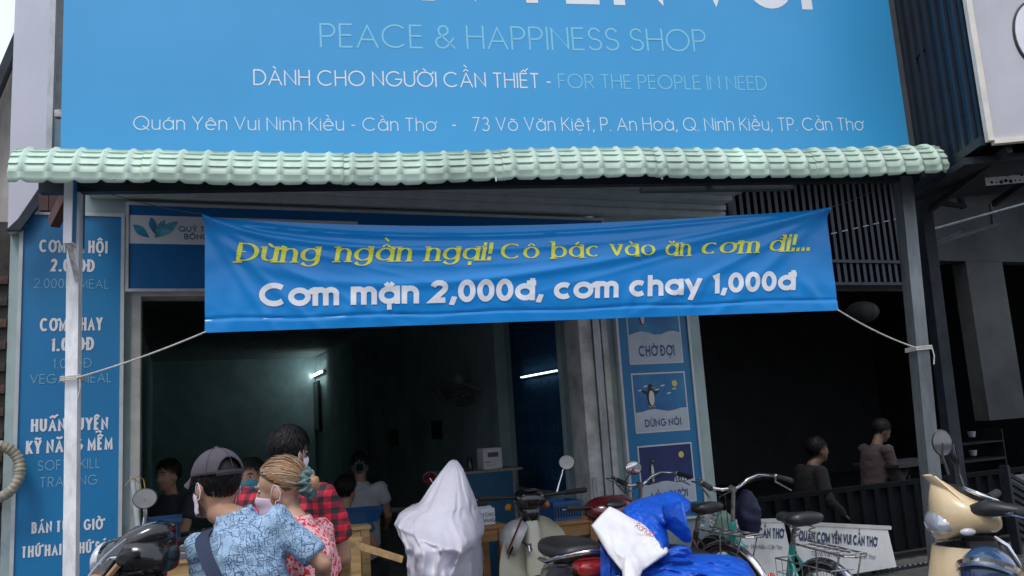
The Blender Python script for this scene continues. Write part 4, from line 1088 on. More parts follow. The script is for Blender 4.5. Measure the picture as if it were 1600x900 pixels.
def fender(t, c, R, w, a0, a1, m, name='mudguard'):
    def fn(u, v):
        a = R_(a0+(a1-a0)*u); q = (v-.5)*2; r = R-.012*q*q*2
        return (c[0]+r*math.cos(a), c[1]+w*q, c[2]+r*math.sin(a))
    g = MB(); g.grid(fn, 28, 8); me = g.mesh(name, m, t.org, smooth=True)
    o = bpy.data.objects.new(name, me); COL.objects.link(o); o.parent = t.e
    s_ = o.modifiers.new('th', 'SOLIDIFY'); s_.thickness = .0025
    return o
def mirror(t, base, top, c, face, r=(.055, .04), parent=None, round_=True, facing=None):
    "stalk and round glass; face = unit vector out of the glass"
    g = MB(); b, m_, e = Vector(base), Vector(top), Vector(c)
    g.tube([b, b.lerp(m_, .5)+Vector((0, 0, .004)), m_, e], .0055, 8); st = t.part('mirror_stalk', g, M_chrome if round_ else M_black, parent)
    f = Vector(face).normalized(); p, q = frame_of(f)
    def ring(k, d): return [e+p*(r[0]*k*math.cos(2*math.pi*i/28))+q*(r[1]*k*math.sin(2*math.pi*i/28))+f*d for i in range(28)]
    g = MB(); g.loft([ring(.25, -.028), ring(.7, -.022), ring(1.0, -.008), ring(1.05, .0), ring(.98, .003)]); t.part('mirror_shell', g, M_black, st, smooth=50)
    g = MB(); g.poly(ring(.95, .0042)); t.part('mirror_glass', g, M_mirror, st)
    return st
def helmet(label, c, r, M, mshell, mvis, F=FW, decal=None):
    t = Thing('helmet', label, 'helmet', F, tuple(c))
    c = Vector(c); g = MB(); n = 28; rings = []
    for i in range(11):
        a = R_(90-i*11.5); rings.append([c+M @ Vector((r*1.12*math.cos(a)*math.cos(2*math.pi*j/n), r*.95*math.cos(a)*math.sin(2*math.pi*j/n), r*math.sin(a))) for j in range(n)])
    g.loft(rings[::-1], cap=False); inner = [[c+(p-c)*.9 for p in rg] for rg in rings]; g.loft(inner[::-1], cap=False)
    k0 = 0; g.loft([rings[-1], inner[-1]], cap=False)
    t.part('shell', g, mshell, smooth=50)
    g = MB(); g.slab(lambda u, v: c+M @ Vector((r*(1.08+.42*v*math.sin(math.pi*(.12+.76*u))**.6)*math.cos((u-.5)*2.1), r*(.93+.1*v)*math.sin((u-.5)*2.1), r*(.02-.12*v))), 16, 4, (0, 0, -.003)); t.part('visor', g, mvis, smooth=40)
    g = MB(); g.tube([c+M @ Vector((0, r*.88, -r*.2)), c+M @ Vector((.02, r*.6, -r*1.0)), c+M @ Vector((.03, 0, -r*1.25)), c+M @ Vector((.02, -r*.6, -r*1.0)), c+M @ Vector((0, -r*.88, -r*.2))], .005, 6, flat=(1, 2)); t.part('strap', g, M_black)
    if decal:
        g = MB(); g.tube([c+M @ Vector((r*1.14*math.cos(a_), r*.965*math.sin(a_), r*.15)) for a_ in [2*math.pi*j/40 for j in range(40)]], .006, 6, closed=True, flat=(.5, 2.4)); t.part('stripe', g, decal)
    return t

# ---------------------------------------------------------------- bicycles
def bicycle(label, F, mfr, basket=False, flat_bar=False, group=None, mrim=None, bags=None):
    t = Thing('bicycle', label, 'bicycle', F, (.5, 0, 0), group)
    R = .335; fh = (1.08, 0, R); rh = (0, 0, R); mrim = mrim or M_dull
    w1 = wheel(t, rh, R, .019, mrim, 32); w2 = wheel(t, fh, R, .019, mrim, 32)
    bb = Vector((.43, 0, .29)); st_ = Vector((.27, 0, .70)); hl = Vector((.90, 0, .60)); hu = Vector((.855, 0, .78))
    g = MB()
    g.tube([hl+Vector((-.01, 0, .03)), Vector((.74, 0, .44)), Vector((.58, 0, .33)), bb], .019, 12)
    if flat_bar: g.tube([hu+Vector((0, 0, -.04)), st_+Vector((.01, 0, -.02))], .016, 12)
    else: g.tube([hu+Vector((0, 0, -.05)), Vector((.70, 0, .56)), Vector((.52, 0, .46)), Vector((.345, 0, .49))], .015, 12)
    g.tube([bb, st_+Vector((-.005, 0, .02))], .017, 12)
    for s_ in (-1, 1):
        g.tube([bb+Vector((0, .03*s_, 0)), Vector((.12, .055*s_, .32)), Vector((0, .06*s_, R))], .009, 8)
        g.tube([st_+Vector((.01, .02*s_, -.03)), Vector((.13, .055*s_, .52)), Vector((0, .06*s_, R))], .008, 8)
    g.tube([bb+Vector((0, -.04, 0)), bb+Vector((0, .04, 0))], .024, 14); g.tube([hl, hu], .020, 14)
    t.part('frame', g, mfr, smooth=45)
    g = MB()
    for s_ in (-1, 1): g.tube([hl+Vector((0, .035*s_, -.02)), hl+Vector((.02, .05*s_, -.08)), Vector((1.0, .055*s_, .43)), Vector((1.08, .055*s_, R))], [.013, .013, .011, .008], 8)
    g.tube([hl+Vector((.0, -.045, -.02)), hl+Vector((0, .045, -.02))], .015, 8); t.part('fork', g, mfr, smooth=45)
    g = MB(); top = hu+Vector((-.045, 0, .19)); g.tube([hu, top], .012, 10)
    g.tube([top+Vector((-.01, 0, 0)), top+Vector((.03, 0, .008))], .018, 10); stm = t.part('stem', g, M_dull, smooth=45)
    g = MB()
    if flat_bar:
        pts = [top+Vector((.03-.05*abs(k/6)**2, k*.055, .01+.03*min(1, abs(k)/2.2))) for k in range(-6, 7)]
    else:
        h = [Vector((.03, 0, .005)), Vector((.05, .045, .0)), Vector((.075, .09, .01)), Vector((.075, .15, .045)), Vector((.03, .20, .07)), Vector((-.06, .235, .065)), Vector((-.15, .25, .05)), Vector((-.21, .26, .04))]
        pts = [top+Vector((p.x, -p.y, p.z)) for p in h[::-1]] + [top+p for p in h[1:]]
    g.tube(pts, .011, 10); hb = t.part('handlebar', g, M_chrome if not flat_bar else M_black, stm, smooth=45)
    for e, q in ((pts[0], pts[1]), (pts[-1], pts[-2])):
        d = (q-e).normalized(); g = MB(); g.tube([e-d*.005, e, e+d*.11, e+d*.115], [.012, .016, .015, .012], 12); t.part('grip', g, M_rubber, smooth=45)
        g = MB(); s0 = e+d*.13; dn = Vector((0, 0, -.03)) if flat_bar else Vector((.01, 0, -.03))
        out = Vector((.045, 0, 0)) if flat_bar else Vector((0, 0, -.0))
        g.tube([s0+dn*.2, s0+dn+out*.7, e+d*.05+dn*1.5+out, e+d*.0+dn*1.8+out], [.007, .006, .005, .005], 8); g.ell(s0, (.018, .015, .015), n=10, m=6); t.part('brake_lever', g, M_dull, smooth=45)
    g = MB()
    for s_ in (1, -1):
        p0 = pts[2 if s_ == 1 else -3]; g.tube([p0, p0+Vector((.10, -.01*s_, -.0)), top+Vector((.14, .02*s_, -.05)), hl+Vector((.05, .02*s_, .0))], .0028, 5)
    t.part('cable', g, M_black)
    sd = Vector((.215, 0, .865)); g = MB(); g.tube([st_, Vector((.235, 0, .80)), sd+Vector((.01, 0, -.06))], .0125, 10); sp = t.part('seat_post', g, M_dull)
    g = MB(); g.rings_x([(sd.x-.135, 0, sd.z+.00, .05, .022), (sd.x-.125, 0, sd.z+.005, .085, .032), (sd.x-.07, 0, sd.z, .10, .036), (sd.x-.01, 0, sd.z-.004, .075, .03), (sd.x+.06, 0, sd.z-.004, .038, .025), (sd.x+.12, 0, sd.z-.006, .026, .025), (sd.x+.15, 0, sd.z-.012, .018, .02)], 18, 2.3)
    t.part('saddle', g, mat('saddle_vinyl', (.022, .022, .024), .38, var=.2), smooth=True)
    g = MB()
    for s_ in (-1, 1):
        for k in range(1):
            g.tube([(sd.x-.07+.018*math.cos(a_*.9), .045*s_+.018*math.sin(a_*.9), sd.z-.03-.004*a_) for a_ in range(18)], .003, 5)
        g.tube([(sd.x-.1, .03*s_, sd.z-.03), (sd.x+.02, .015*s_, sd.z-.05), (sd.x+.12, .01*s_, sd.z-.025)], .0035, 5)
    t.part('saddle_spring', g, M_dull, sp)
    mg = M_dull if not flat_bar else M_black
    fender(t, rh, R+.022, .027, -5, 150, M_chrome if not flat_bar else M_black); fender(t, fh, R+.022, .027, 30, 165, M_chrome if not flat_bar else M_black)
    if not flat_bar:
        g = MB(); zr = R+.40
        for s_ in (-1, 1):
            g.tube([(.20, .05*s_, zr+.01), (.0, .06*s_, zr+.005), (-.24, .06*s_, zr), (-.27, .03*s_, zr)], .005, 6)
            g.tube([(-.20, .06*s_, zr), (-.02, .07*s_, R+.01)], .0045, 6); g.tube([(-.02, .06*s_, zr), (.0, .07*s_, R+.01)], .0045, 6)
        for k in range(5): g.tube([(.14-k*.09, -.055, zr+.004), (.14-k*.09, .055, zr+.004)], .004, 6)
        g.tube([(-.27, -.03, zr), (-.27, .03, zr)], .005, 6); g.tube([(.12, 0, zr+.008), (-.2, 0, zr+.008)], .004, 6); t.part('rear_rack', g, M_dull)
        a = R_(152); g = MB(); q = Vector((-(R+.04)*math.cos(R_(28)), 0, R+(R+.04)*math.sin(R_(28))))
        g.ell(q+Vector((-.008, 0, 0)), (.016, .03, .042), n=16, m=10); t.part('rear_reflector', g, mat('red_reflector', (.55, .012, .015), .2, coat=.6), smooth=True)
        g = MB()
        for s_ in (-1, 1): g.tube([(-.17*1.9, .02*s_, R+.14), (0, .065*s_, R)], .0025, 5); g.tube([(1.08-.2, .02*s_, R+.3), (1.08, .065*s_, R)], .0025, 5)
        t.part('mudguard_stay', g, M_dull)
        g = MB(); g.rings_x([(-.02, .05, R, .012, .04), (.02, .05, R, .014, .055), (.2, .05, .33, .014, .05), (.42, .05, .30, .014, .075), (.5, .05, .29, .012, .06)], 12, 3); t.part('chain_guard', g, mat('chain_guard', (.2, .21, .2), .4, .5), smooth=40)
    g = MB()
    for s_, dz in ((1, -.12), (-1, .12)): g.tube([bb+Vector((0, .05*s_, 0)), bb+Vector((.08*s_, .065*s_, dz))], .008, 8); g.box(bb.x+.08*s_-.045, bb.x+.08*s_+.045, min(.07*s_, .14*s_), max(.07*s_, .14*s_), bb.z+dz-.01, bb.z+dz+.01)
    g.tube([bb+Vector((0, -.06, 0)), bb+Vector((0, .06, 0))], .012, 8); t.part('crank', g, M_dull)
    if basket:
        g = MB(); x0, x1, y0, y1, z0, z1 = -.32, .12, .08, .2, R+.10, R+.36
        for k in range(9):
            x = x0+(x1-x0)*k/8; g.tube([(x, y1, z0), (x, y1, z1)], .002, 4); g.tube([(x, y0, z0), (x, y1, z0)], .002, 4)
        for k in range(5):
            z = z0+(z1-z0)*k/4; g.tube([(x0, y0, z), (x0, y1, z), (x1, y1, z), (x1, y0, z)], .002 if k < 4 else .004, 4)
        t.part('wire_basket', g, M_dull)
    # kick stand
    g = MB(); g.tube([(.02, .07, R), (-.02, .14, .2), (-.06, .2, .006)], .007, 8); t.part('kick_stand', g, M_dull)
    return t
M_green = mat('turquoise_frame', (.03, .30, .27), .35, .2, var=.12, vscale=12)
p = at(1290, 880, 4.25)
bikeF = Frame((p.x, p.y, PAV), R_(106))
bicycle('old turquoise framed ladies bicycle with swept chrome handlebar in front of the white stall boards', bikeF, M_green, basket=True, group='parked bicycles')
p = at(1122, 880, 5.0)
bicycle('dark rusty bicycle behind the blue raincoat with its saddle beside the wall pier', Frame((p.x+.06, p.y, PAV), R_(117)), mat('rusty_frame', (.055, .035, .028), .6, .3, var=.4, vscale=20), group='parked bicycles')
p = at(48, 872, 2.75)
bicycle('black flat-bar bicycle of which the handlebar shows in front of the price board', Frame((p.x+.12, p.y-.86, PAV-.02), R_(97)), M_black, flat_bar=True, group='parked bicycles')
# bags hanging by the bicycle
c = at(1165, 765, 5.6)
g = MB(); g.rings_z([*[(c.z-.30+.30*k/24, c.x, c.y, .015+.065*math.sin(math.pi*min(1, (k+1)/25))**.6, .02+.06*math.sin(math.pi*min(1, (k+1)/25))**.6) for k in range(25)]], 24, 2.2)
g.v = [v+Vector((noise.noise(v*22), noise.noise(v*22+Vector((5, 5, 5))), 0))*.014 for v in g.v]
solo('cloth_bundle', 'dark blue crumpled cloth bag behind the turquoise bicycle handlebar', 'bag', g, mat('blue_bag', (.003, .010, .045), .6), FW, (c.x, c.y, PAV+.6), smooth=True)
c = at(1132, 818, 5.5)
g = MB(); g.rings_z([(c.z-.11, c.x, c.y, .05, .05), (c.z-.05, c.x, c.y, .08, .06), (c.z+.03, c.x+.01, c.y, .06, .05), (c.z+.08, c.x-.01, c.y, .03, .03)], 24, 2.2)
g.v = [v+Vector((noise.noise(v*20), noise.noise(v*20+Vector((5, 5, 5))), 0))*.03 for v in g.v]
solo('shopping_bag', 'small pale green plastic bag hanging by the dark rusty bicycle', 'bag', g, mat('green_bag', (.16, .27, .22), .4), FW, (c.x, c.y, PAV+.5), smooth=True)

# ---------------------------------------------------------------- motorbikes
def wheels_moto(t, xr, xf, R=.285, tw=.04, spoke=True):
    return wheel(t, (xr, 0, R), R, tw, M_rim, 28 if spoke else 0, spk=.0022), wheel(t, (xf, 0, R), R, tw*.85, M_rim, 28 if spoke else 0, spk=.0022)
def bars(t, c, w, m=M_black, lever=True, back=.12, up=.03):
    c = Vector(c)
    g = MB(); pts = [c+Vector((-back*abs(k/5)**1.5, w*k/5, up*abs(k/5))) for k in range(-5, 6)]; g.tube(pts, .011, 10); hb = t.part('handlebar', g, m, smooth=45)
    for s_ in (0, -1):
        e = pts[s_]; d = (pts[1 if s_ == 0 else -2]-e).normalized()
        g = MB(); g.tube([e-d*.01, e, e+d*.12, e+d*.125], [.012, .017, .016, .02], 12); t.part('grip', g, M_rubber, hb, smooth=45)
        if lever:
            g = MB(); s1 = e+d*.14; g.tube([s1+Vector((.02, 0, 0)), s1+Vector((.05, 0, .0))-d*.02, e+d*.03+Vector((.06, 0, -.01)), e-d*.02+Vector((.055, 0, -.012))], [.008, .006, .005, .007], 8, flat=(1, .7)); t.part('brake_lever', g, M_chrome, hb, smooth=45)
    return pts
def tail_and_plate(t, x, z, txt=None, mred=None):
    g = MB(); g.rings_x([(x-.02, 0, z, .04, .018), (x-.01, 0, z, .07, .03), (x+.06, 0, z+.01, .08, .035)], 18, 3); t.part('tail_light', g, mat('tail_light_red', (.25, .012, .012), .15, coat=.7), smooth=40)
    g = MB(); g.bbox(x-.045, x-.041, -.095, .095, z-.2, z-.06, .001); pl = t.part('number_plate', g, mat('plate_white', (.72, .72, .70), .5))
    if txt:
        for k, tx in enumerate(txt):
            g = MB(); text_at(g, tx, (x-.047, .07, z-.115-k*.065), (0, -.14, 0), (0, 0, .045), (-.0003, 0, 0), w=.2); t.part('plate_lettering', g, M_black, pl)
    g = MB(); g.rings_x([(x-.05, 0, z-.20, .075, .004), (x+.06, 0, z-.06, .08, .02)], 10, 3); t.part('rear_mudguard', g, M_black)
def cub(label, F, mshield, mbody, seat_m, headcol, mirrors=(1, 1), plate=("65-L1", "2047"), group='parked motorbikes', rail=True, cowl=None, shield_w=.21):
    "small step-through motorbike; x forward, origin under the rear wheel"
    t = Thing('motorbike', label, 'motorbike', F, (.6, 0, 0), group)
    wheels_moto(t, 0, 1.22)
    fender(t, (0, 0, .285), .325, .06, 20, 175, mbody, 'rear_mudguard'); fender(t, (1.22, 0, .285), .325, .055, 20, 165, mshield, 'front_mudguard')
    # body spine and side covers
    g = MB(); g.rings_x([(-.36, 0, .74, .05, .04), (-.25, 0, .70, .10, .09), (.0, 0, .62, .125, .13), (.25, 0, .56, .12, .15), (.40, 0, .48, .09, .13), (.55, 0, .40, .06, .08), (.8, 0, .40, .05, .06), (1.0, 0, .58, .05, .09), (1.03, 0, .80, .05, .06)], 20, 2.6)
    t.part('body', g, mbody, smooth=True)
    g = MB(); g.rings_x([(.25, 0, .30, .07, .06), (.32, 0, .28, .11, .10), (.5, 0, .28, .12, .11), (.62, 0, .29, .08, .08)], 16, 3)
    for k in range(5): g.rings_x([(.44+k*.03, 0, .36, .085, .05), (.45+k*.03, 0, .36, .085, .05)], 12, 3)
    t.part('engine', g, M_dull, smooth=30)
    g = MB(); g.tube([(.5, -.1, .25), (.35, -.14, .16), (.1, -.15, .2), (-.1, -.15, .24), (-.38, -.15, .3)], [.018, .02, .04, .045, .04], 14); t.part('exhaust', g, M_chrome, smooth=45)
    g = MB()
    for s_ in (-1, 1):
        g.tube([(1.0, .06*s_, .78), (1.22, .065*s_, .285)], .017, 10); g.tube([(-.12, .11*s_, .58), (-.05, .12*s_, .3)], [.022, .018], 12)
    t.part('suspension', g, M_chrome, smooth=45)
    g = MB(); g.rings_x([(-.30, 0, .80, .07, .03), (-.27, 0, .80, .11, .045), (-.1, 0, .795, .13, .05), (.1, 0, .785, .135, .05), (.28, 0, .77, .11, .05), (.38, 0, .755, .06, .035)], 22, 2.8); t.part('seat', g, seat_m, smooth=True)
    if rail:
        g = MB(); g.tube([(.05, .15, .745), (-.15, .155, .76), (-.30, .13, .80), (-.40, .06, .825), (-.41, 0, .83), (-.40, -.06, .825), (-.30, -.13, .80), (-.15, -.155, .76), (.05, -.15, .745)], .011, 10); t.part('grab_rail', g, M_chrome, smooth=45)
    # leg shield
    def sh(u, v):
        q = (u-.5)*2; w = shield_w*(1-.30*v**3)*(.72+.28*math.sin(math.pi*min(1, .15+v*.75))) * (1 if v < .9 else 1-(v-.9)*2.4)
        z = .30+.56*v; x = .90+.10*v-.16*abs(q)**1.7*(1-.35*v)+.0
        return (x, w*q, z-.02*abs(q)**3*v)
    g = MB(); g.slab(sh, 24, 24, (.012, 0, 0)); t.part('leg_shield', g, mshield, smooth=40)
    g = MB(); g.rings_z([(.34, .87, 0, .03, .05), (.55, .90, 0, .04, .06), (.80, .955, 0, .045, .05), (.86, .97, 0, .03, .03)], 16, 3); t.part('shield_spine', g, mshield, smooth=True)
    g = MB(); g.tube([(.86, .05, .70), (.83, .05, .695), (.815, .05, .67), (.83, .05, .645)], .005, 6); g.box(.84, .86, .03, .07, .69, .71); t.part('bag_hook', g, M_chrome)
    # headset
    hx, hz = .98, .96
    g = MB(); g.rings_x([(hx-.095, 0, hz-.01, .04, .03), (hx-.07, 0, hz, .095, .05), (hx, 0, hz+.005, .10, .06), (hx+.07, 0, hz-.005, .08, .065), (hx+.10, 0, hz-.01, .066, .06)], 22, 2.5)
    g.rings_z([(hz-.16, hx-.0, 0, .05, .045), (hz-.03, hx, 0, .07, .07)], 14, 2.4); hs = t.part('handlebar_cowl', g, cowl or headcol, smooth=True)
    g = MB(); g.ell((hx+.115, 0, hz-.01), (.03, .062, .058), n=18, m=12); t.part('headlight', g, mat('headlight_glass', (.5, .53, .56), .08, coat=.8, metal=.4), hs, smooth=True)
    g = MB(); g.ell((hx-.05, 0, hz+.058), (.045, .05, .012), n=18, m=8); t.part('dial', g, mat('dial_glass', (.03, .03, .035), .1), hs, smooth=True)
    bars(t, (hx-.02, 0, hz+.01), .33)
    for s_, on in zip((1, -1), mirrors):
        if on: mirror(t, (hx-.05, .17*s_, hz+.03), (hx-.03, .22*s_, hz+.15), (hx-.04, .25*s_, hz+.21), (-1, -.12*s_, .04), r=(.05, .045))
    for s_ in (-1, 1):
        g = MB(); g.ell((hx+.07, .12*s_, hz-.05), (.03, .025, .025), n=12, m=8); t.part('turn_signal', g, mat('amber', (.5, .2, .02), .2), smooth=True)
        g = MB(); g.ell((-.36, .10*s_, .70), (.03, .03, .022), n=12, m=8); t.part('turn_signal', g, mat('amber', (.5, .2, .02), .2), smooth=True)
    tail_and_plate(t, -.42, .75, plate)
    g = MB(); g.bbox(.40, .62, -.2, .2, .235, .25, .005); g.tube([(.5, -.26, .26), (.5, .26, .26)], .014, 8); t.part('footrest', g, M_black)
    g = MB(); g.tube([(.35, .1, .2), (.28, .16, .1), (.24, .2, .008)], .01, 8); t.part('side_stand', g, M_black)
    return t
M_cream = mat('cream_enamel', (.55, .54, .43), .3, var=.08, vscale=3, coat=.3)
M_seat = mat('black_vinyl_seat', (.016, .016, .018), .45, var=.2, bump=.1, bscale=200)
M_rred = mat('dark_red_enamel', (.12, .008, .012), .22, coat=.6, var=.25)
M_bk = mat('black_enamel', (.010, .010, .012), .22, coat=.5, var=.2)
M_beige = mat('beige_enamel', (.60, .46, .27), .26, coat=.5, var=.06)
# cream step-through
tl = at(925, 872, 4.0)
ya = R_(101)
cubF = Frame((tl.x-.42*math.cos(ya)*-1*-1+0, tl.y+.42*math.sin(ya)*1, PAV), ya)
cubF = Frame(Vector((tl.x, tl.y, PAV))+Vector((math.cos(ya), math.sin(ya), 0))*.42, ya)
cub('step-through motorbike with cream leg shield and black seat, tail and plate towards the road', cubF, M_cream, M_bk, M_seat, M_bk, mirrors=(0, 1), plate=("65-K7", "0316"), shield_w=.25)
c = at(806, 840, 5.3)
helmet('white and dark red helmet hanging beside the cream leg shield', tuple(c), .098, Euler((R_(20), R_(60), R_(200))).to_matrix(), mat('helmet_white', (.4, .4, .4), .3, coat=.4), M_bk, decal=M_rred)
# red motorbike under the raincoat
hp = at(952, 790, 5.25); ya = R_(104)
redF = Frame(Vector((hp.x, hp.y, PAV))-Vector((math.cos(ya), math.sin(ya), 0))*.98*.92, ya)
rd = cub('dark red motorbike heading left with a blue and white raincoat thrown over its seat', redF, M_rred, M_rred, M_seat, M_rred, mirrors=(0, 0), plate=None, shield_w=.19)
g = MB(); g.rings_x([(.84, 0, .94, .06, .03), (.88, 0, .955, .14, .06), (.96, 0, .965, .185, .085), (1.05, 0, .95, .15, .09), (1.12, 0, .93, .07, .05)], 22, 2.3); rd.part('dash_cowl', g, M_rred, smooth=True)
g = MB(); g.ell((.86, 0, 1.0), (.035, .07, .02), Euler((0, R_(-35), 0)).to_matrix(), 18, 8); rd.part('dash_panel', g, M_black, smooth=True)
rd.e.scale = (.92,)*3; rd.e.location = redF.glob((.6*.92, 0, 0))
rt = Thing('wing_mirror', 'black round wing mirror catching the light beside the penguin board', 'mirror', FW, tuple(at(975, 772, 4.95)))
mirror(rt, at(977, 772, 4.95), at(978, 750, 4.95), at(990, 731, 4.95), (-.15, -1, -.02), r=(.047, .038), round_=False)
# left black motorbike
hp = at(222, 852, 2.85); ya = R_(174)
blF = Frame(Vector((hp.x, hp.y, PAV))-Vector((math.cos(ya), math.sin(ya), 0))*.98*1.13, ya)
bk = cub('black motorbike with bronze headlamp trim standing between the pale post and the capped man', blF, M_bk, M_bk, M_seat, M_bk, mirrors=(0, 0), plate=("65-B2", "4471"))
# larger pointed cowl with lens streaks, crooked mirror
g = MB(); g.rings_x([(.89, 0, 1.03, .03, .02), (.93, 0, 1.02, .06, .04), (.99, 0, .985, .085, .065), (1.06, 0, .93, .09, .075), (1.12, 0, .86, .07, .07), (1.16, 0, .79, .04, .045), (1.175, 0, .75, .015, .015)], 22, 2.3); cw = bk.part('front_cowl', g, M_bk, smooth=True)
for s_ in (-1, 1):
    g = MB(); g.slab(lambda u, v: (1.155-.19*u, s_*(.062+.040*math.sin(u*1.9)), .84+.18*u+.055*(v-.5)*math.sin(math.pi*(.08+.84*u))), 12, 6, (0, .005*s_, 0)); bk.part('headlamp_lens', g, mat('lens_smoky', (.28, .30, .34), .08, .6, coat=.8), cw, smooth=True)
    g = MB(); g.tube([(1.165-.2*u/10, s_*(.064+.042*math.sin(u/10*1.9)), .80+.18*u/10-.012*math.sin(u*.314)) for u in range(11)], .008, 6, flat=(.6, 1.4)); bk.part('bronze_trim', g, mat('bronze_trim', (.42, .26, .15), .25, .8), cw)
g = MB(); g.bbox(.93, .96, .06, .16, .72, .80, .01); g.box(.96, .966, .085, .125, .74, .775); bk.part('fuse_cover', g, M_white)
for s_ in (1, -1):
    px = (228, 779) if s_ == 1 else (150, 835)
    b = FW.loc(blF.glob((.95, .18*s_, 1.0)))
mb_ = blF.loc(at(222, 845, 2.95))/1.13; mc = blF.loc(at(227, 779, 2.95))/1.13
mirror(bk, mb_, mc+Vector((0, 0, -.055)), mc, blF.loc(blF.o+Vector((.15, -1, .1))), r=(.036, .03))
bk.e.scale = (1.13,)*3; bk.e.location = blF.glob((.6*1.13, 0, 0))
# covered motorbike: handlebar and mirror poke the plastic
cp = at(672, 850, 4.75)
cv = Frame((cp.x+.05, 4.74, PAV), R_(95))
cub('motorbike hidden under a white plastic cover, one mirror peeping out', cv, M_bk, M_bk, M_seat, M_bk, mirrors=(0, 0), plate=None, rail=False).e.scale = (.93,)*3
mm = Thing('wing_mirror', 'dim round wing mirror peeping from behind the white plastic cover', 'mirror', FW, tuple(at(676, 770, 4.95)))
mirror(mm, at(685, 775, 4.95), at(680, 760, 4.95), at(672, 747, 4.95), (-.1, -1, -.05), r=(.042, .036))

# ---------------------------------------------------------------- beige scooter
hp = at(1506, 800, 3.35); ya = R_(163)
bf = Frame(Vector((hp.x, hp.y, PAV)), ya)      # origin under the headset, x forward
Z0 = hp.z-PAV
sc_ = Thing('scooter', 'beige scooter with round dash and black inner shield in front of the galvanised post', 'scooter', bf, (-.5, 0, 0), 'parked motorbikes')
wheel(sc_, (-1.02, 0, .24), .24, .045, M_rim, 0); wheel(sc_, (.20, 0, .24), .24, .042, M_rim, 0)
g = MB(); g.rings_x([(-.115, 0, -.03, .06, .035), (-.09, 0, -.02, .12, .055), (-.03, 0, -.005, .15, .072), (.04, 0, .0, .14, .085), (.09, 0, -.02, .11, .085), (.115, 0, -.04, .07, .06), (.125, 0, -.05, .03, .03)], 26, 2.4)
# beak rising to a small windshield tip
for i, v in enumerate(g.v):
    if v.z > .0: g.v[i] = Vector((v.x+.25*v.z, v.y*(1-1.2*max(0, v.z)), v.z*(1+.9*max(0, v.x+.03)/.12*max(0, 1-abs(v.y)/.16))))
g.xf(Matrix.Translation((0, 0, Z0))); hs = sc_.part('headset', g, M_beige, smooth=True)
g = MB(); g.slab(lambda u, v: (.055+.075*v-.035*(2*u-1)**2, .115*(2*u-1)*(1-.55*v), Z0+.055+.09*v), 12, 10, (-.006, 0, 0)); sc_.part('fly_screen', g, M_beige, hs, smooth=40)
g = MB(); g.ell((.085, 0, Z0-.035), (.060, .122, .058), n=24, m=14); sc_.part('headlight', g, mat('headlight_glass', (.5, .53, .56), .08), hs, smooth=True)
for s_ in (-1, 1):
    g = MB(); g.ell((.02, .138*s_, Z0-.055), (.028, .014, .014), n=14, m=8); sc_.part('turn_signal', g, mat('clear_signal', (.5, .52, .55), .1, coat=.6), hs, smooth=True)
Md = Matrix.Translation((-.055, 0, Z0+.055)) @ Euler((0, R_(-24), 0)).to_matrix().to_4x4()
g = MB(); g.tube([(0, 0, -.02), (0, 0, .006), (0, 0, .012)], [.1, .1, .09], 30, flat=(.72, 1.15)); g.xf(Md); sc_.part('dash', g, M_black, hs, smooth=40)
g = MB(); g.tube([Md @ Vector((.066*math.cos(a_), .105*math.sin(a_), .013)) for a_ in [2*math.pi*j/40 for j in range(40)]], .007, 8, closed=True); sc_.part('dash_ring', g, M_chrome, hs, smooth=True)
g = MB(); g.tube([(0, 0, .0125), (0, 0, .0155)], [.09, .085], 28, flat=(.66, 1.1)); g.xf(Md); sc_.part('dial', g, mat('dial_dark', (.05, .02, .022), .12), hs)
g = MB()
for q in (-.04, .0, .04): g.box(-.02, .02, q-.006, q+.006, .0156, .0166)
g.xf(Md); sc_.part('dial_marks', g, M_white, hs)
pts = bars(sc_, (-.06, 0, Z0+.0), .36, back=.14)
for s_, px in ((1, (1472, 692)), (-1, None)):
    if px: 
        e = bf.loc(at(*px, 3.42)); b = bf.loc(at(1482, 742, 3.4)); mirror(sc_, b, b.lerp(e, .6)+Vector((.01, 0, 0)), e+Vector((0, 0, .0)), (-.25, .95, .0), r=(.038, .052), round_=False)
    else: mirror(sc_, (-.06, -.22, Z0+.03), (-.05, -.26, Z0+.12), (-.05, -.28, Z0+.2), (-1, .2, .1), r=(.06, .045), round_=False)
# dash side cover at the rider's right hand
g = MB(); g.rings_x([(-.22, .18, Z0+.0, .02, .008), (-.16, .17, Z0+.02, .05, .02), (-.06, .14, Z0+.03, .05, .03), (.0, .12, Z0+.02, .02, .02)], 14, 2.4); sc_.part('switch_cover', g, M_black, hs, smooth=True)
# apron: beige outside, black inside
def apr(u, v, off=0, k=1):
    q = (u-.5)*2; w = (.185-.06*v**2)*k
    return (.13+.14*(1-v)-.12*abs(q)**1.8+off, w*q, .26+(Z0-.12-.26)*v)
g = MB(); g.slab(lambda u, v: apr(u, v), 22, 16, (-.014, 0, 0)); sc_.part('apron', g, M_beige, smooth=40)
g = MB(); g.slab(lambda u, v: apr(u, v, -.017, .97), 22, 16, (-.03, 0, 0))
g.rings_z([(.30, .04, 0, .09, .12), (.5, .0, 0, .09, .13), (Z0-.22, -.05, 0, .08, .12), (Z0-.10, -.04, 0, .06, .07)], 18, 4); sc_.part('inner_shield', g, mat('matt_black', (.018, .018, .02), .5, var=.2), smooth=40)
g = MB(); g.tube([Vector(apr(0, v/16, -.008)) for v in range(17)], .007, 8); g.tube([Vector(apr(1, v/16, -.008)) for v in range(17)], .007, 8); sc_.part('edge_trim', g, M_chrome, smooth=45)
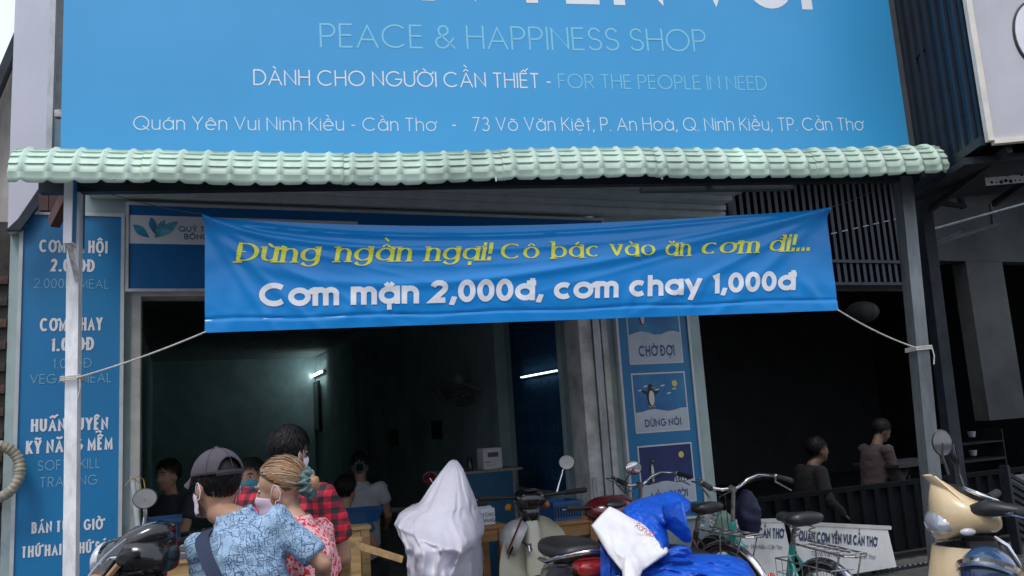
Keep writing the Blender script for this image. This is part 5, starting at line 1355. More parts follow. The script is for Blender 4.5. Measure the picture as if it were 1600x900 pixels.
g = MB(); g.rings_x([(-1.32, 0, .70, .05, .04), (-1.2, 0, .64, .14, .12), (-.95, 0, .56, .18, .2), (-.65, 0, .54, .16, .2), (-.50, 0, .48, .12, .16), (-.44, 0, .40, .1, .1)], 22, 2.6)
g.rings_x([(-.55, 0, .27, .14, .03), (-.1, 0, .26, .15, .03), (.06, 0, .30, .13, .05)], 18, 4); sc_.part('body', g, M_beige, smooth=True)
g = MB(); g.rings_x([(-1.2, 0, .78, .08, .03), (-1.1, 0, .78, .13, .05), (-.8, 0, .77, .14, .05), (-.55, 0, .74, .11, .05), (-.48, 0, .73, .06, .03)], 20, 2.8); sc_.part('seat', g, M_seat, smooth=True)
fender(sc_, (.20, 0, .24), .285, .06, 0, 170, M_beige, 'front_mudguard')
g = MB(); g.tube([(.0, 0, Z0-.1), (.16, 0, .40), (.2, .06, .24)], .022, 10); sc_.part('fork', g, M_black)
g = MB(); g.tube([(-.08, .05, Z0-.09), (-.12, .06, Z0-.12), (-.15, .06, Z0-.19), (-.15, .06, Z0-.235)], .009, 8); sc_.part('helmet_hook', g, M_chrome, smooth=45)
c = at(1546, 900, 3.22)
helmet('glossy blue and silver helmet hanging from the beige scooter', tuple(c), .105, Euler((R_(0), R_(-28), R_(228))).to_matrix(), mat('helmet_blue', (.018, .085, .21), .2, coat=.6, col2=(.03, .05, .10), vscale=9), mat('visor_smoke', (.25, .27, .3), .12, .5, coat=.6), decal=M_chrome)

# ---------------------------------------------------------------- white stall boards
M_stall = mat('stall_white', (.72, .72, .68), .5, var=.12, vscale=3, bump=.05)
def stall(label, x0, x1, zt, y, lean, rows, tag_, zr=None):
    zr = zr or zt
    t = Thing('stall_board', label, 'board', FC, (x0, y, PAV), 'white stall boards by the barrier')
    def q(x, z): return Vector((x, y+lean*(z-PAV), z))
    g = MB(); zs = PAV+.03
    g.poly([q(x0, zs), q(x1-.03, zs), q(x1, zr), q(x0, zt)], (0, .012, 0)); t.part('sheet', g, M_stall)
    g = MB(); g.bar(q(x0-.01, zt), q(x1+.035, zr), .03, .024, Vector((0, 1, 0))); t.part('top_rim', g, M_stall)
    for xx in (x0+.01, x1-.05):
        g = MB(); g.bar((xx, y+.35, PAV+.004), q(xx, min(zt, zr)-.02)+Vector((0, .03, 0)), .02, .02); t.part('prop_leg', g, M_dull)
    for txt, L, Rr, cap, w_, gp in rows:
        g = MB(); qd, wd = lettering(txt, w=w_, gap=gp, shear=.12 if cap > 9 else 0, space=.4)
        def pl(px, py):
            d = ray(px, py); n = FC.w*1.0 - Vector((0, 0, lean)); o = FC.glob((0, y-.004, 0))-FC.w*lean*PAV
            return FC.loc(CAMP+d*((o-CAMP).dot(n)/d.dot(n)))
        a, b, c_ = pl(*L), pl(*Rr), pl(L[0], L[1]-cap)
        for quad in qd: g.add([a+(b-a)*(X/wd)+(c_-a)*Y+Vector((0, -.0004*l, 0)) for X, Y, l in quad], [(0, 1, 2, 3)])
        t.part('lettering', g, mat('stall_navy', (.01, .03, .10), .5))
    return t
yS = -.42
xs = lambda px, py=840: FC.hit(px, py, yS).x
zs_ = FC.hit(1230, 808, yS).z; zs2 = FC.hit(1250, 814, yS+.1).z; zs3 = FC.hit(1398, 822, yS+.1).z; zs_ = FC.hit(1182, 808, yS+.1).z; zs1_ = FC.hit(1240, 812, yS+.1).z
stall('white stall board with rounded lettering, partly behind the turquoise frame, nearer the shop', xs(1128), xs(1243), zs_, yS, .25,
      [("QUÁN YÊN VUI CẦN THƠ", (1120, 838), (1225, 842), 17, .27, .1), ("An Hòa - Ninh Kiều - Cần Thơ", (1150, 856), (1222, 859), 7, .12, .12)], 'a', zs1_)
stall('white stall board seen through the rear wheel of the turquoise bicycle', xs(1247), xs(1396), zs2, yS-.03, .25,
      [("QUÁN CƠM YÊN VUI CẦN THƠ", (1248, 845), (1371, 855), 17, .27, .1), ("73 Võ Văn Kiệt, An Hòa, Cần Thơ", (1268, 868), (1368, 874), 7, .12, .12)], 'b', zs3)
# ================================================================ RAIN COVERS
def ridge(x): return 1-abs(math.sin(x))
rows = [(722, 701, 713), (727, 696, 717), (738, 686, 723), (760, 668, 729), (785, 648, 735), (797, 636, 737), (803, 617, 738), (812, 605, 739), (826, 599, 742), (845, 601, 746), (856, 604, 748), (872, 607, 746), (885, 609, 739), (902, 611, 736), (925, 612, 738), (960, 610, 742)]
Yc = 4.62; N = 140
def Yrow(d): return 4.85-.70*min(1, d*1.7)
secs = []
def lerp_rows(n):
    out = []
    for i in range(n+1):
        t = i/n*(len(rows)-1); k = min(int(t), len(rows)-2); f = t-k
        out.append([rows[k][j]+(rows[k+1][j]-rows[k][j])*f for j in range(3)])
    return out
RR = lerp_rows(90); rings = []
for i, (py, x0, x1) in enumerate(RR):
    dep = (py-718)/245; Yr = Yrow(dep)
    a = at(x0, py, Yr); b = at(x1, py, Yr); c = (a+b)/2; hw = (b.x-a.x)/2
    hd = .035+.95*min(1, dep*1.5)**1.3
    cy = Yr + hd*.95
    rg = []
    for j in range(N):
        th = 2*math.pi*j/N; q = th*1.0
        f = 0
        amp = .03*min(1, dep*2.2)
        f += amp*(ridge(q*5.5+1.2*noise.noise(Vector((q, dep*2.5, 2))))**6-.2)
        f += amp*.7*(ridge(q*6.5+dep*3+1.3)**4-.25)*noise.noise(Vector((math.cos(q)*2, math.sin(q)*2, dep*4)))*2
        f += .022*noise.noise(Vector((math.cos(q)*3.1, math.sin(q)*3.1, dep*6)))*min(1, dep*3)
        f += .009*noise.noise(Vector((math.cos(q)*9, math.sin(q)*9, dep*16)))*min(1, dep*4)
        f += .03*math.exp(-((dep-.52+.10*math.sin(q*2))/.03)**2)*max(0, math.sin(q+3.6))
        r = 1+f-.02
        e = .85
        cx, sx = math.cos(th), math.sin(th)
        rg.append((c.x+hw*r*math.copysign(abs(cx)**e, cx), cy+hd*(r+f*1.5)*math.copysign(abs(sx)**e, sx), c.z+.012*noise.noise(Vector((cx*5, sx*5, dep*6)))))
    rings.append(rg)
g = MB(); g.loft(rings, cap=False)
k = len(g.v); top = rings[0]; g.v.append(Vector((sum(p[0] for p in top)/N, sum(p[1] for p in top)/N, top[0][2]+.012)))
for j in range(N): g.f.append((k, (j+1) % N, j))
def crinkle(m, sc=8, st=.4, tl=0):
    n = m.node_tree; b = n.nodes['Principled BSDF']; tc = n.nodes.new('ShaderNodeTexCoord')
    nz = n.nodes.new('ShaderNodeTexNoise'); nz.inputs['Scale'].default_value = sc*.6; n.links.new(tc.outputs['Object'], nz.inputs[0])
    sv = n.nodes.new('ShaderNodeVectorMath'); sv.operation = 'SCALE'; sv.inputs[3].default_value = .35; n.links.new(nz.outputs[1], sv.inputs[0])
    av = n.nodes.new('ShaderNodeVectorMath'); av.operation = 'ADD'; n.links.new(tc.outputs['Object'], av.inputs[0]); n.links.new(sv.outputs[0], av.inputs[1])
    vo = n.nodes.new('ShaderNodeTexVoronoi'); vo.feature = 'F1'; vo.distance = 'MANHATTAN'; vo.inputs['Scale'].default_value = sc; n.links.new(av.outputs[0], vo.inputs[0])
    bp = n.nodes.new('ShaderNodeBump'); bp.inputs['Strength'].default_value = st; bp.inputs['Distance'].default_value = .02; n.links.new(vo.outputs['Distance'], bp.inputs['Height']); n.links.new(bp.outputs[0], b.inputs['Normal'])
    if tl:
        tr = n.nodes.new('ShaderNodeBsdfTranslucent'); tr.inputs[0].default_value = (.85, .84, .93, 1); mx = n.nodes.new('ShaderNodeMixShader'); mx.inputs[0].default_value = tl
        n.links.new(b.outputs[0], mx.inputs[1]); n.links.new(tr.outputs[0], mx.inputs[2]); n.links.new(mx.outputs[0], n.nodes['Material Output'].inputs[0])
M_pe = mat('milky_polythene', (.85, .85, .93), .3, var=.04, vscale=3, trans=.22); crinkle(M_pe, 7, .35, .3)
cvr = Thing('plastic_cover', 'milky white plastic sheet draped in a peak over a parked motorbike', 'cover', FW, (at(672, 850, Yc).x, Yc+.3, PAV+.4), empty=False)
oo = cvr.solo(g, M_pe, smooth=True)
s_ = oo.modifiers.new('th', 'SOLIDIFY'); s_.thickness = .002

def cloth(t, name, outline, Y0, ky, bulge, m, fold=(.02, 16, .5), kx=0, back=.35, nr=26, na=150, seed=0, c=None, label=None):
    n = len(outline); cx = c[0] if c else sum(p[0] for p in outline)/n; cy = c[1] if c else sum(p[1] for p in outline)/n
    per = [0]
    P = outline+[outline[0]]
    for a, b in zip(P, P[1:]): per.append(per[-1]+math.dist(a, b))
    bd = []
    for i in range(na):
        s0 = per[-1]*i/na; k = max(j for j in range(n) if per[j] <= s0); f = (s0-per[k])/(per[k+1]-per[k]); bd.append((P[k][0]+(P[k+1][0]-P[k][0])*f, P[k][1]+(P[k+1][1]-P[k][1])*f))
    fa, fs, fd = fold
    g = MB(); rings = []
    def pt(i, r, side):
        px = cx+(bd[i][0]-cx)*r; py = cy+(bd[i][1]-cy)*r
        w = math.sqrt(max(0, 1-r**2.4))
        cu, su = math.cos(fd), math.sin(fd); u = (px*cu+py*su)/100; v = (-px*su+py*cu)/100
        f = noise.noise(Vector((u*2+seed, v*fs*.55, seed)))*fa*1.6+noise.noise(Vector((u*5+seed, v*fs*1.6, seed+3)))*fa*.6+(ridge(v*fs*.9+u*2.0+noise.noise(Vector((u*3, v*3, seed)))*2)**4)*fa*.8
        Y = Y0+ky*(py-cy)/100+kx*(px-cx)/100-side*(bulge if side > 0 else back)*w-f*min(1, (1-r)*5+.3)
        return at(px, py, Y)
    for k in range(nr+1): rings.append([pt(i, max(.001, k/nr), 1) for i in range(na)])
    for k in range(nr-1, -1, -1): rings.append([pt(i, max(.001, k/nr), -1) for i in range(na)])
    g.loft(rings, cap=True)
    return t.part(name, g, m, label=label, smooth=True)
M_rb = mat('royal_blue_nylon', (.006, .085, .52), .42, var=.08, vscale=6, bump=.12, bscale=60)
M_rw = mat('white_nylon', (.70, .70, .72), .5, var=.04, vscale=5, bump=.12, bscale=60)
crinkle(M_rb, 9, .5); crinkle(M_rw, 6, .4)
rc = Thing('raincoat', 'royal blue and white hooded raincoat thrown over the dark red motorbike', 'raincoat', FW, tuple(at(1050, 890, 4.4)))
cloth(rc, 'blue_skirt', [(990, 902), (1010, 880), (1032, 868), (1075, 866), (1128, 866), (1150, 870), (1168, 878), (1182, 902), (1190, 960), (985, 960)], 3.88, -.5, .14, M_rb, (.03, 13, .15), seed=3, back=.3)
cloth(rc, 'blue_back', [(972, 797), (985, 785), (1003, 778), (1030, 772), (1048, 767), (1062, 770), (1080, 785), (1079, 798), (1062, 812), (1042, 826), (1046, 850), (1040, 868), (1020, 872), (985, 830)], 4.12, -.5, .14, M_rb, (.02, 13, .9), seed=8, back=.25, c=(1015, 812))
cloth(rc, 'blue_side', [(938, 850), (956, 862), (975, 902), (975, 960), (938, 960)], 3.95, 0, .05, M_rb, (.012, 10, 1.4), seed=5, back=.1)
cloth(rc, 'white_panel', [(924, 821), (938, 805), (952, 791), (966, 797), (984, 808), (1004, 818), (1030, 838), (1044, 858), (1046, 864), (1024, 878), (1004, 892), (1000, 902), (1004, 960), (976, 960), (972, 893), (950, 866), (938, 846)], 3.86, -.35, .055, M_rw, (.012, 6, .95), seed=12, back=.06, c=(978, 850))
g = MB(); a = at(1034, 806, 4.08); b = at(1062, 808, 4.0)
def hood(u, v):
    th = 2*math.pi*u; c = a.lerp(b, v); rx = .045+.038*v+.012*noise.noise(Vector((math.cos(th)*2, math.sin(th)*2, v*3)))
    return (c.x+.01*math.sin(th*2), c.y-.07+rx*.9*math.cos(th)-.05*v, c.z+rx*(.95+.35*max(0, math.sin(th)))*math.sin(th)-.02*v)
g.grid(hood, 40, 10); me = g.mesh('hood', M_rb, rc.org, smooth=True); o = bpy.data.objects.new('hood', me); COL.objects.link(o); o.parent = rc.e; s_ = o.modifiers.new('th', 'SOLIDIFY'); s_.thickness = .004
cloth(rc, 'sleeve', [(1044, 858), (1060, 852), (1078, 854), (1082, 864), (1070, 872), (1046, 870)], 3.8, 0, .04, M_rb, (.01, 12, .2), seed=21, back=.04)
g = MB(); q, wd = lettering("Rando", w=.12, gap=.12, shear=.3)
a = at(991, 824, 3.855); b = at(1019, 840, 3.855); c_ = at(996, 814, 3.855)
for quad in q: g.add([a+(b-a)*(x/wd)+(c_-a)*(y*.9)+Vector((0, -.0004*l, 0)) for x, y, l in quad], [(0, 1, 2, 3)])
rc.part('lettering', g, mat('red_print', (.6, .04, .03)))

# ================================================================ PEOPLE
M_skin = mat('skin_tan', (.36, .20, .13), .5, var=.08, vscale=14)
M_skin2 = mat('skin_light', (.50, .30, .21), .5, var=.08, vscale=14)
def garment(name, kind, c1, c2, c3=None, scale=10, rough=.8):
    "printed cloth: plaid, flowers or line doodles in object space"
    if name in MATS: return MATS[name]
    m = bpy.data.materials.new(name); MATS[name] = m; m.use_nodes = True; n = m.node_tree; b = n.nodes['Principled BSDF']; b.inputs['Roughness'].default_value = rough
    tc = n.nodes.new('ShaderNodeTexCoord')
    def N_(t_, **k):
        x = n.nodes.new(t_)
        for a_, v in k.items(): setattr(x, a_, v)
        return x
    def mth(op, a_, b_=None):
        x = N_('ShaderNodeMath', operation=op)
        for i, v in enumerate((a_, b_)):
            if v is None: continue
            if isinstance(v, (int, float)): x.inputs[i].default_value = v
            else: n.links.new(v, x.inputs[i])
        return x.outputs[0]
    def mix(f, a_, b_):
        x = N_('ShaderNodeMix', data_type='RGBA')
        if isinstance(f, (int, float)): x.inputs[0].default_value = f
        else: n.links.new(f, x.inputs[0])
        for i, v in ((6, a_), (7, b_)):
            if isinstance(v, tuple): x.inputs[i].default_value = (*v, 1)
            else: n.links.new(v, x.inputs[i])
        return x.outputs[2]
    sep = N_('ShaderNodeSeparateXYZ'); n.links.new(tc.outputs['Object'], sep.inputs[0])
    if kind == 'plaid':
        ang = mth('ARCTAN2', sep.outputs[0], sep.outputs[1]); 
        sx = mth('GREATER_THAN', mth('SINE', mth('MULTIPLY', sep.outputs[0], scale)), 0.0)
        sz = mth('GREATER_THAN', mth('SINE', mth('MULTIPLY', sep.outputs[2], scale)), 0.0)
        s_ = mth('MULTIPLY', mth('ADD', sx, sz), .5)
        col = mix(mth('GREATER_THAN', s_, .75), mix(mth('GREATER_THAN', s_, .25), c1, c3), c2)
    elif kind == 'flowers':
        v1 = N_('ShaderNodeTexVoronoi'); v1.inputs['Scale'].default_value = scale; n.links.new(tc.outputs['Object'], v1.inputs[0])
        v2 = N_('ShaderNodeTexVoronoi'); v2.inputs['Scale'].default_value = scale*2.3; n.links.new(tc.outputs['Object'], v2.inputs[0])
        no = N_('ShaderNodeTexNoise'); no.inputs['Scale'].default_value = scale*2.2; no.inputs['Detail'].default_value = 4; n.links.new(tc.outputs['Object'], no.inputs[0])
        d1 = mth('ADD', v1.outputs['Distance'], mth('MULTIPLY', no.outputs[0], .5)); f1 = mth('LESS_THAN', d1, .58); f2 = mth('LESS_THAN', mth('ADD', v2.outputs['Distance'], mth('MULTIPLY', no.outputs[0], .6)), .56)
        f3 = mth('GREATER_THAN', no.outputs[0], .56)
        col = mix(f3, mix(f2, c1, c3), c2); col = mix(f1, col, c2)
    else:
        mp = N_('ShaderNodeMapping'); mp.inputs['Rotation'].default_value = (.15, .1, .12); n.links.new(tc.outputs['Object'], mp.inputs[0])
        def noi(sc, det=1.0, src=None):
            x = N_('ShaderNodeTexNoise'); x.inputs['Scale'].default_value = sc; x.inputs['Detail'].default_value = det; n.links.new(src or mp.outputs[0], x.inputs[0]); return x
        def contour(sc, th, lv=.5): return mth('LESS_THAN', mth('ABSOLUTE', mth('SUBTRACT', noi(sc).outputs[0], lv)), th)
        wob = N_('ShaderNodeVectorMath', operation='SCALE'); n.links.new(noi(9).outputs[1], wob.inputs[0]); wob.inputs[3].default_value = .05
        ad = N_('ShaderNodeVectorMath', operation='ADD'); n.links.new(mp.outputs[0], ad.inputs[0]); n.links.new(wob.outputs[0], ad.inputs[1])
        def boxes(sc, th, rot):
            m2 = N_('ShaderNodeMapping'); m2.inputs['Rotation'].default_value = rot; n.links.new(ad.outputs[0], m2.inputs[0])
            v = N_('ShaderNodeTexVoronoi', feature='F1', distance='CHEBYCHEV'); v.inputs['Scale'].default_value = sc; v.inputs['Randomness'].default_value = .8; n.links.new(m2.outputs[0], v.inputs[0])
            r1 = mth('LESS_THAN', mth('ABSOLUTE', mth('SUBTRACT', v.outputs['Distance'], .36)), th)
            r2 = mth('LESS_THAN', mth('ABSOLUTE', mth('SUBTRACT', v.outputs['Distance'], .18)), th)
            s2 = N_('ShaderNodeSeparateColor'); n.links.new(v.outputs['Color'], s2.inputs[0])
            return mth('MAXIMUM', r1, mth('MULTIPLY', r2, mth('GREATER_THAN', s2.outputs[0], .5)))
        m1 = mth('GREATER_THAN', noi(scale*.7).outputs[0], .40); m3 = mth('GREATER_THAN', noi(scale*1.1).outputs[0], .43)
        L1 = boxes(scale*1.3, .022, (0, 0, 0)); L2 = mth('MULTIPLY', boxes(scale*2.4, .035, (.5, .3, .6)), m1)
        L3 = mth('MULTIPLY', contour(scale*4.5, .012), m3); L4 = mth('MULTIPLY', contour(scale*2.2, .006, .55), m1)
        f = mth('MAXIMUM', mth('MAXIMUM', L1, L2), mth('MAXIMUM', L3, L4))
        fill = mth('GREATER_THAN', noi(scale*1.9).outputs[0], .66)
        col = mix(mth('MULTIPLY', f, .85), mix(mth('MULTIPLY', fill, .55), c1, c3), c2)
    n.links.new(col, b.inputs['Base Color'])
    nb = N_('ShaderNodeTexNoise'); nb.inputs['Scale'].default_value = 28; nb.inputs['Detail'].default_value = 3; n.links.new(tc.outputs['Object'], nb.inputs[0])
    bp = N_('ShaderNodeBump'); bp.inputs['Strength'].default_value = .35; bp.inputs['Distance'].default_value = .01; n.links.new(nb.outputs[0], bp.inputs['Height']); n.links.new(bp.outputs[0], b.inputs['Normal'])
    return m
def crv(P, n=6):
    out = []
    for i in range(len(P)-1):
        p0, p1, p2, p3 = P[max(0, i-1)], P[i], P[i+1], P[min(len(P)-1, i+2)]
        for k in range(n):
            t = k/n; out.append(.5*((2*p1)+(p2-p0)*t+(2*p0-5*p1+4*p2-p3)*t*t+(3*p1-p0-3*p2+p3)*t**3))
    return out+[P[-1]]
def limb(g, pts, rs, flat=None):
    g.tube(pts, rs, 14, flat=flat); g.ell(pts[0], rs[0], n=12, m=8); g.ell(pts[-1], rs[-1], n=12, m=8)
def rotx(a): return Matrix.Rotation(a, 3, 'X')
def person(label, headpx, Y, yaw, H, lean=0, hyaw=0, hpitch=0, skin=None, shirt=None, trous=None, hair=None, style='short', build=1.0, elbows=None, wrists=None, cap=None, mask=None, sit=False, vox=.009, group=None, sleeve=.55, simple=False, hroll=0, side=0, hoff=0):
    s = H/1.7; hip_z = .90*s if not sit else .46*s+.0
    hip = Vector((0, 0, hip_z))
    Rl = Matrix.Rotation(side, 3, 'Y') @ rotx(-lean)                                  # lean forward (+y)
    U = lambda x, y, z: hip + Rl @ Vector((x*s, y*s, z*s))
    HW = .185*build
    hc = U(hoff, .015+.10*lean, .715) + Vector((0, .02, 0))
    # place so the head lands on its pixel
    F0 = Frame((0, 0, 0), yaw); tgt = at(*headpx, Y); o = tgt - F0.glob(hc)
    F = Frame((o.x, o.y, o.z), yaw); base = o.z
    t = Thing('person', label, 'person', Frame((o.x, o.y, 0), yaw), (0, 0, max(base, PAV) if not sit else base), group)
    dz = base; A = Vector((0, 0, dz)); gz = PAV-dz     # everything below is in local coords, lifted by dz at the end
    def fin(g): g.v = [v+A for v in g.v]; return g
    sk = skin or M_skin
    Mh = Matrix.Rotation(hyaw, 3, 'Z') @ rotx(-hpitch) @ Matrix.Rotation(hroll, 3, 'Y')
    hs = .96 if H > 1.3 else .92
    hd = lambda x, y, z: hc + Mh @ (Vector((x, y, z))*hs)
    sh = [U(-HW, -.01, .50), U(HW, -.01, .50)]
    elbows = elbows or [(-.25, .03, .24), (.25, .03, .24)]; wrists = wrists or [(-.23, .22, .12), (.23, .22, .12)]
    el = [U(*e) for e in elbows]; wr = [U(*w) for w in wrists]
    body = MB()
    def TR(z, a, b, y=0): return [U(a*math.cos(2*math.pi*j/20), y+b*math.sin(2*math.pi*j/20), z) for j in range(20)]
    body.loft([TR(-.05, .15*build, .10), TR(.05, .155*build, .105), TR(.18, .135*build, .095), TR(.32, .15*build, .105), TR(.43, .155*build, .10), TR(.50, .13*build, .075), TR(.545, .07, .055)])
    body.tube([U(0, -.01, .50), U(0, .0, .56), hd(0, -.015, -.10), hd(0, -.005, -.04)], [.062*s, .054*s, .053*s, .05*s], 16)
    # head
    body.ell(hd(0, -.012, .025), (.074*hs, .092*hs, .086*hs), Mh, 22, 16); body.ell(hd(0, .03, -.035), (.058*hs, .062*hs, .080*hs), Mh, 20, 14); body.ell(hd(0, .048, -.092), (.036*hs, .036*hs, .028*hs), Mh, 14, 10)
    body.ell(hd(0, -.0, -.05), (.062*hs, .062*hs, .055*hs), Mh, 16, 10)
    body.tube([hd(0, .082, .012), hd(0, .1, -.022), hd(0, .104, -.034), hd(0, .088, -.044)], [.008, .012, .014, .010], 10)
    body.ell(hd(0, .078, .022), (.045*hs, .014*hs, .009*hs), Mh, 12, 8); body.ell(hd(0, .084, -.066), (.024*hs, .012*hs, .011*hs), Mh, 12, 8)
    for q in (-1, 1):
        body.ell(hd(.074*q, -.01, -.02), (.010, .019*hs, .032*hs), Mh @ Matrix.Rotation(.35*q, 3, 'Z'), 14, 10); body.ell(hd(.069*q, .0, -.025), (.012, .012, .016), Mh, 10, 8)
    # arms and hands
    for i, q in enumerate((-1, 1)):
        limb(body, [sh[i], sh[i].lerp(el[i], .5), el[i]], [.050*s*build, .046*s*build, .038*s*build])
        d = (wr[i]-el[i]).normalized()
        limb(body, [el[i], el[i].lerp(wr[i], .35), wr[i]], [.040*s*build, .039*s*build, .025*s])
        up = Vector((0, 0, 1)); sd = d.cross(up).normalized()*(1 if True else 1); nn = sd.cross(d).normalized()
        pc = wr[i]+d*.05*s; body.ell(pc, (.040*s, .048*s, .018*s), Matrix((sd, d, nn)).transposed(), 14, 10)
        if not simple:
            for k, (fx, fl) in enumerate(((-.028, .058), (-.010, .068), (.010, .063), (.027, .048))):
                b0 = wr[i]+(d*.085+sd*fx)*s; b1 = b0+(d*.5*fl*1.2-nn*.004)*s; b2 = b1+(d*.35*fl-nn*.35*fl)*s; b3 = b2+(d*.1*fl-nn*.35*fl)*s
                body.tube([b0, b1, b2, b3], [.0095*s, .0088*s, .008*s, .0065*s], 8)
            b0 = wr[i]+(d*.03-sd*q*.035)*s; body.tube([b0, b0+(d*.025-sd*q*.022-nn*.01)*s, b0+(d*.052-sd*q*.028-nn*.02)*s], [.012*s, .0105*s, .008*s], 8)
    # legs
    feet = []
    for q in (-1, 1):
        h0 = U(.085*q, 0, -.03)
        if sit: kn = Vector((.11*q*s, .42*s, hip_z+.02)); an = Vector((.11*q*s, .42*s, hip_z-.40*s))
        else:
            an = Vector((.10*q*s, -.02+.05*q, gz+.085)); kn = h0.lerp(an, .48)+Vector((0, .03, 0))
        limb(body, [h0, h0.lerp(kn, .5), kn], [.085*s*build, .075*s*build, .052*s]); limb(body, [kn, kn.lerp(an, .35), an], [.052*s, .052*s, .034*s])
        body.ell(an+Vector((0, .05, -.045)), (.042, .115, .035), None, 14, 8); feet.append(an)
    fin(body); t.part('body', rounded(body, vox, 2, sk, 'body'))
    # garments
    r_ = max(vox, .010)
    g = MB(); k = 1.09
    def TS(z, a, b, y=0): return [U(a*math.cos(2*math.pi*j/24), y+b*math.sin(2*math.pi*j/24), z) for j in range(24)]
    g.loft([TS(-.17, .178*build, .128, -.005), TS(-.02, .175*build, .125), TS(.18, .162*build, .118, -.005), TS(.33, .175*build, .124, -.008), TS(.44, .178*build, .118, -.012), TS(.505, .15*build, .092, -.01), TS(.54, .082, .07, -.002), TS(.565, .074, .064, .004)])
    for i in range(2):
        e = sh[i].lerp(el[i], sleeve if sleeve <= 1 else 1)
        g.ell(sh[i]+Vector((0, 0, -.004)), (.068*s*build, .068*s, .066*s), None, 14, 10)
        g.tube([sh[i].lerp(U(0, 0, .42), .25), sh[i], sh[i].lerp(e, .5), e, e+(el[i]-sh[i]).normalized()*.004], [.068*s, .067*s*build, .066*s*build, .070*s*build, .065*s*build], 16)
        if sleeve > 1: g.tube([el[i], el[i].lerp(wr[i], .5), wr[i]], [.062*s, .052*s, .042*s], 14); g.ell(el[i], .062*s, None, 12, 8)
    for j, v in enumerate(g.v):
        f = noise.noise(v*9)*.010+noise.noise(Vector((v.x*7, v.y*7, v.z*22)))*.007; g.v[j] = v+Vector((f, f*.6, 0))
    fin(g); sm = rounded(g, r_, 2, shirt, 'shirt')
    for v in sm.vertices:
        c = v.co; w1 = noise.noise(Vector((c.x*14, c.y*14, c.z*34)))*.0045+ridge(c.z*30+6*noise.noise(c*6))**5*.004; v.co = c+v.normal*w1
    so1 = t.part('shirt', sm)
    if not simple:      # collar
        g = MB(); 
        def col_(u, v):
            a_ = R_(20)+u*R_(320)+R_(90); r0 = .066+.018*v; return U(r0*math.cos(a_), r0*.9*math.sin(a_)-.0, .59-.045*v+.012*math.sin(a_))
        g.slab(col_, 26, 4, (0, 0, .004)); fin(g); t.part('collar', g, shirt, so1, smooth=True)
    g = MB(); g.loft([TS(-.24, .165*build, .12), TS(-.1, .17*build, .118), TS(.02, .165*build, .115)])
    for i, q in enumerate((-1, 1)):
        h0 = U(.085*q, 0, -.05); an = feet[i]
        kn = Vector((.11*q*s, .42*s, hip_z+.02)) if sit else h0.lerp(an, .48)+Vector((0, .03, 0))
        limb(g, [h0, h0.lerp(kn, .5), kn], [.10*s, .088*s, .072*s]); g.tube([kn, kn.lerp(an, .5), an+Vector((0, 0, .03))], [.072*s, .064*s, .055*s], 14)
    fin(g); t.part('trousers', rounded(g, .014, 2, trous, 'trousers'))
    for i in range(2):
        g = MB(); c = feet[i]+Vector((0, .045, -.072)); g.rings_z([(c.z-.013, c.x, c.y, .045, .125), (c.z, c.x, c.y, .046, .128), (c.z+.004, c.x, c.y, .044, .124)], 22, 2.3)
        g.tube([c+Vector((-.042, .03, .003)), c+Vector((0, .05, .045)), c+Vector((.042, .03, .003))], .009, 8, flat=(1, 2)); fin(g); t.part('sandal', g, M_rubber, smooth=40)
    # eyes
    for q in (-1, 1):
        g = MB(); g.ell(hd(.03*q, .0715, .004), (.012, .008, .006), Mh, 12, 8); fin(g); t.part('eye', g, mat('eye_white', (.6, .58, .55), .2), smooth=True)
        g = MB(); g.ell(hd(.03*q, .0785, .003), (.0055, .003, .0055), Mh, 10, 6); fin(g); t.part('iris', g, M_black, smooth=True)
        g = MB(); g.tube([hd(.015*q, .088, .022), hd(.032*q, .087, .027), hd(.05*q, .074, .02)], [.003, .0035, .002], 6); fin(g); t.part('eyebrow', g, hair)
    # hair
    g = MB(); rnd = random.Random(len(label)); n0 = 28; gs_ = [MB(), MB(), MB()]; gsh = g
    HK = .955 if cap else (1.0 if style == 'bun' else 1.045)
    E = lambda a_, b_, k=1.0: hd(.080*HK*k*math.cos(b_)*math.cos(a_), -.014+.100*HK*k*math.cos(b_)*math.sin(a_), .028+.093*HK*k*math.sin(b_))
    rgs = []
    for i in range(16):
        rg = []
        for j in range(36):
            a_ = 2*math.pi*j/36
            lo = -.75 if style != 'bun' else -.55               # nape
            fr = math.sin(a_)                                    # +1 at the face
            edge = lo + (1.25 if style != 'bun' else 1.1)*max(0, (fr+.25)/1.25)**.6*(1.0) if fr > -.25 else lo
            b_ = edge+(math.pi/2-edge)*i/15
            kk = .985+.05*noise.noise(Vector((math.cos(a_)*3, math.sin(a_)*3, b_*5)))-(.03 if i == 0 else 0)
            rg.append(E(a_, b_, kk))
        rgs.append(rg)
    g.loft(rgs, cap=False)
    bun = hd(0, -.128, -.012) if style == 'bun' else None
    nst = 900 if simple else 1500
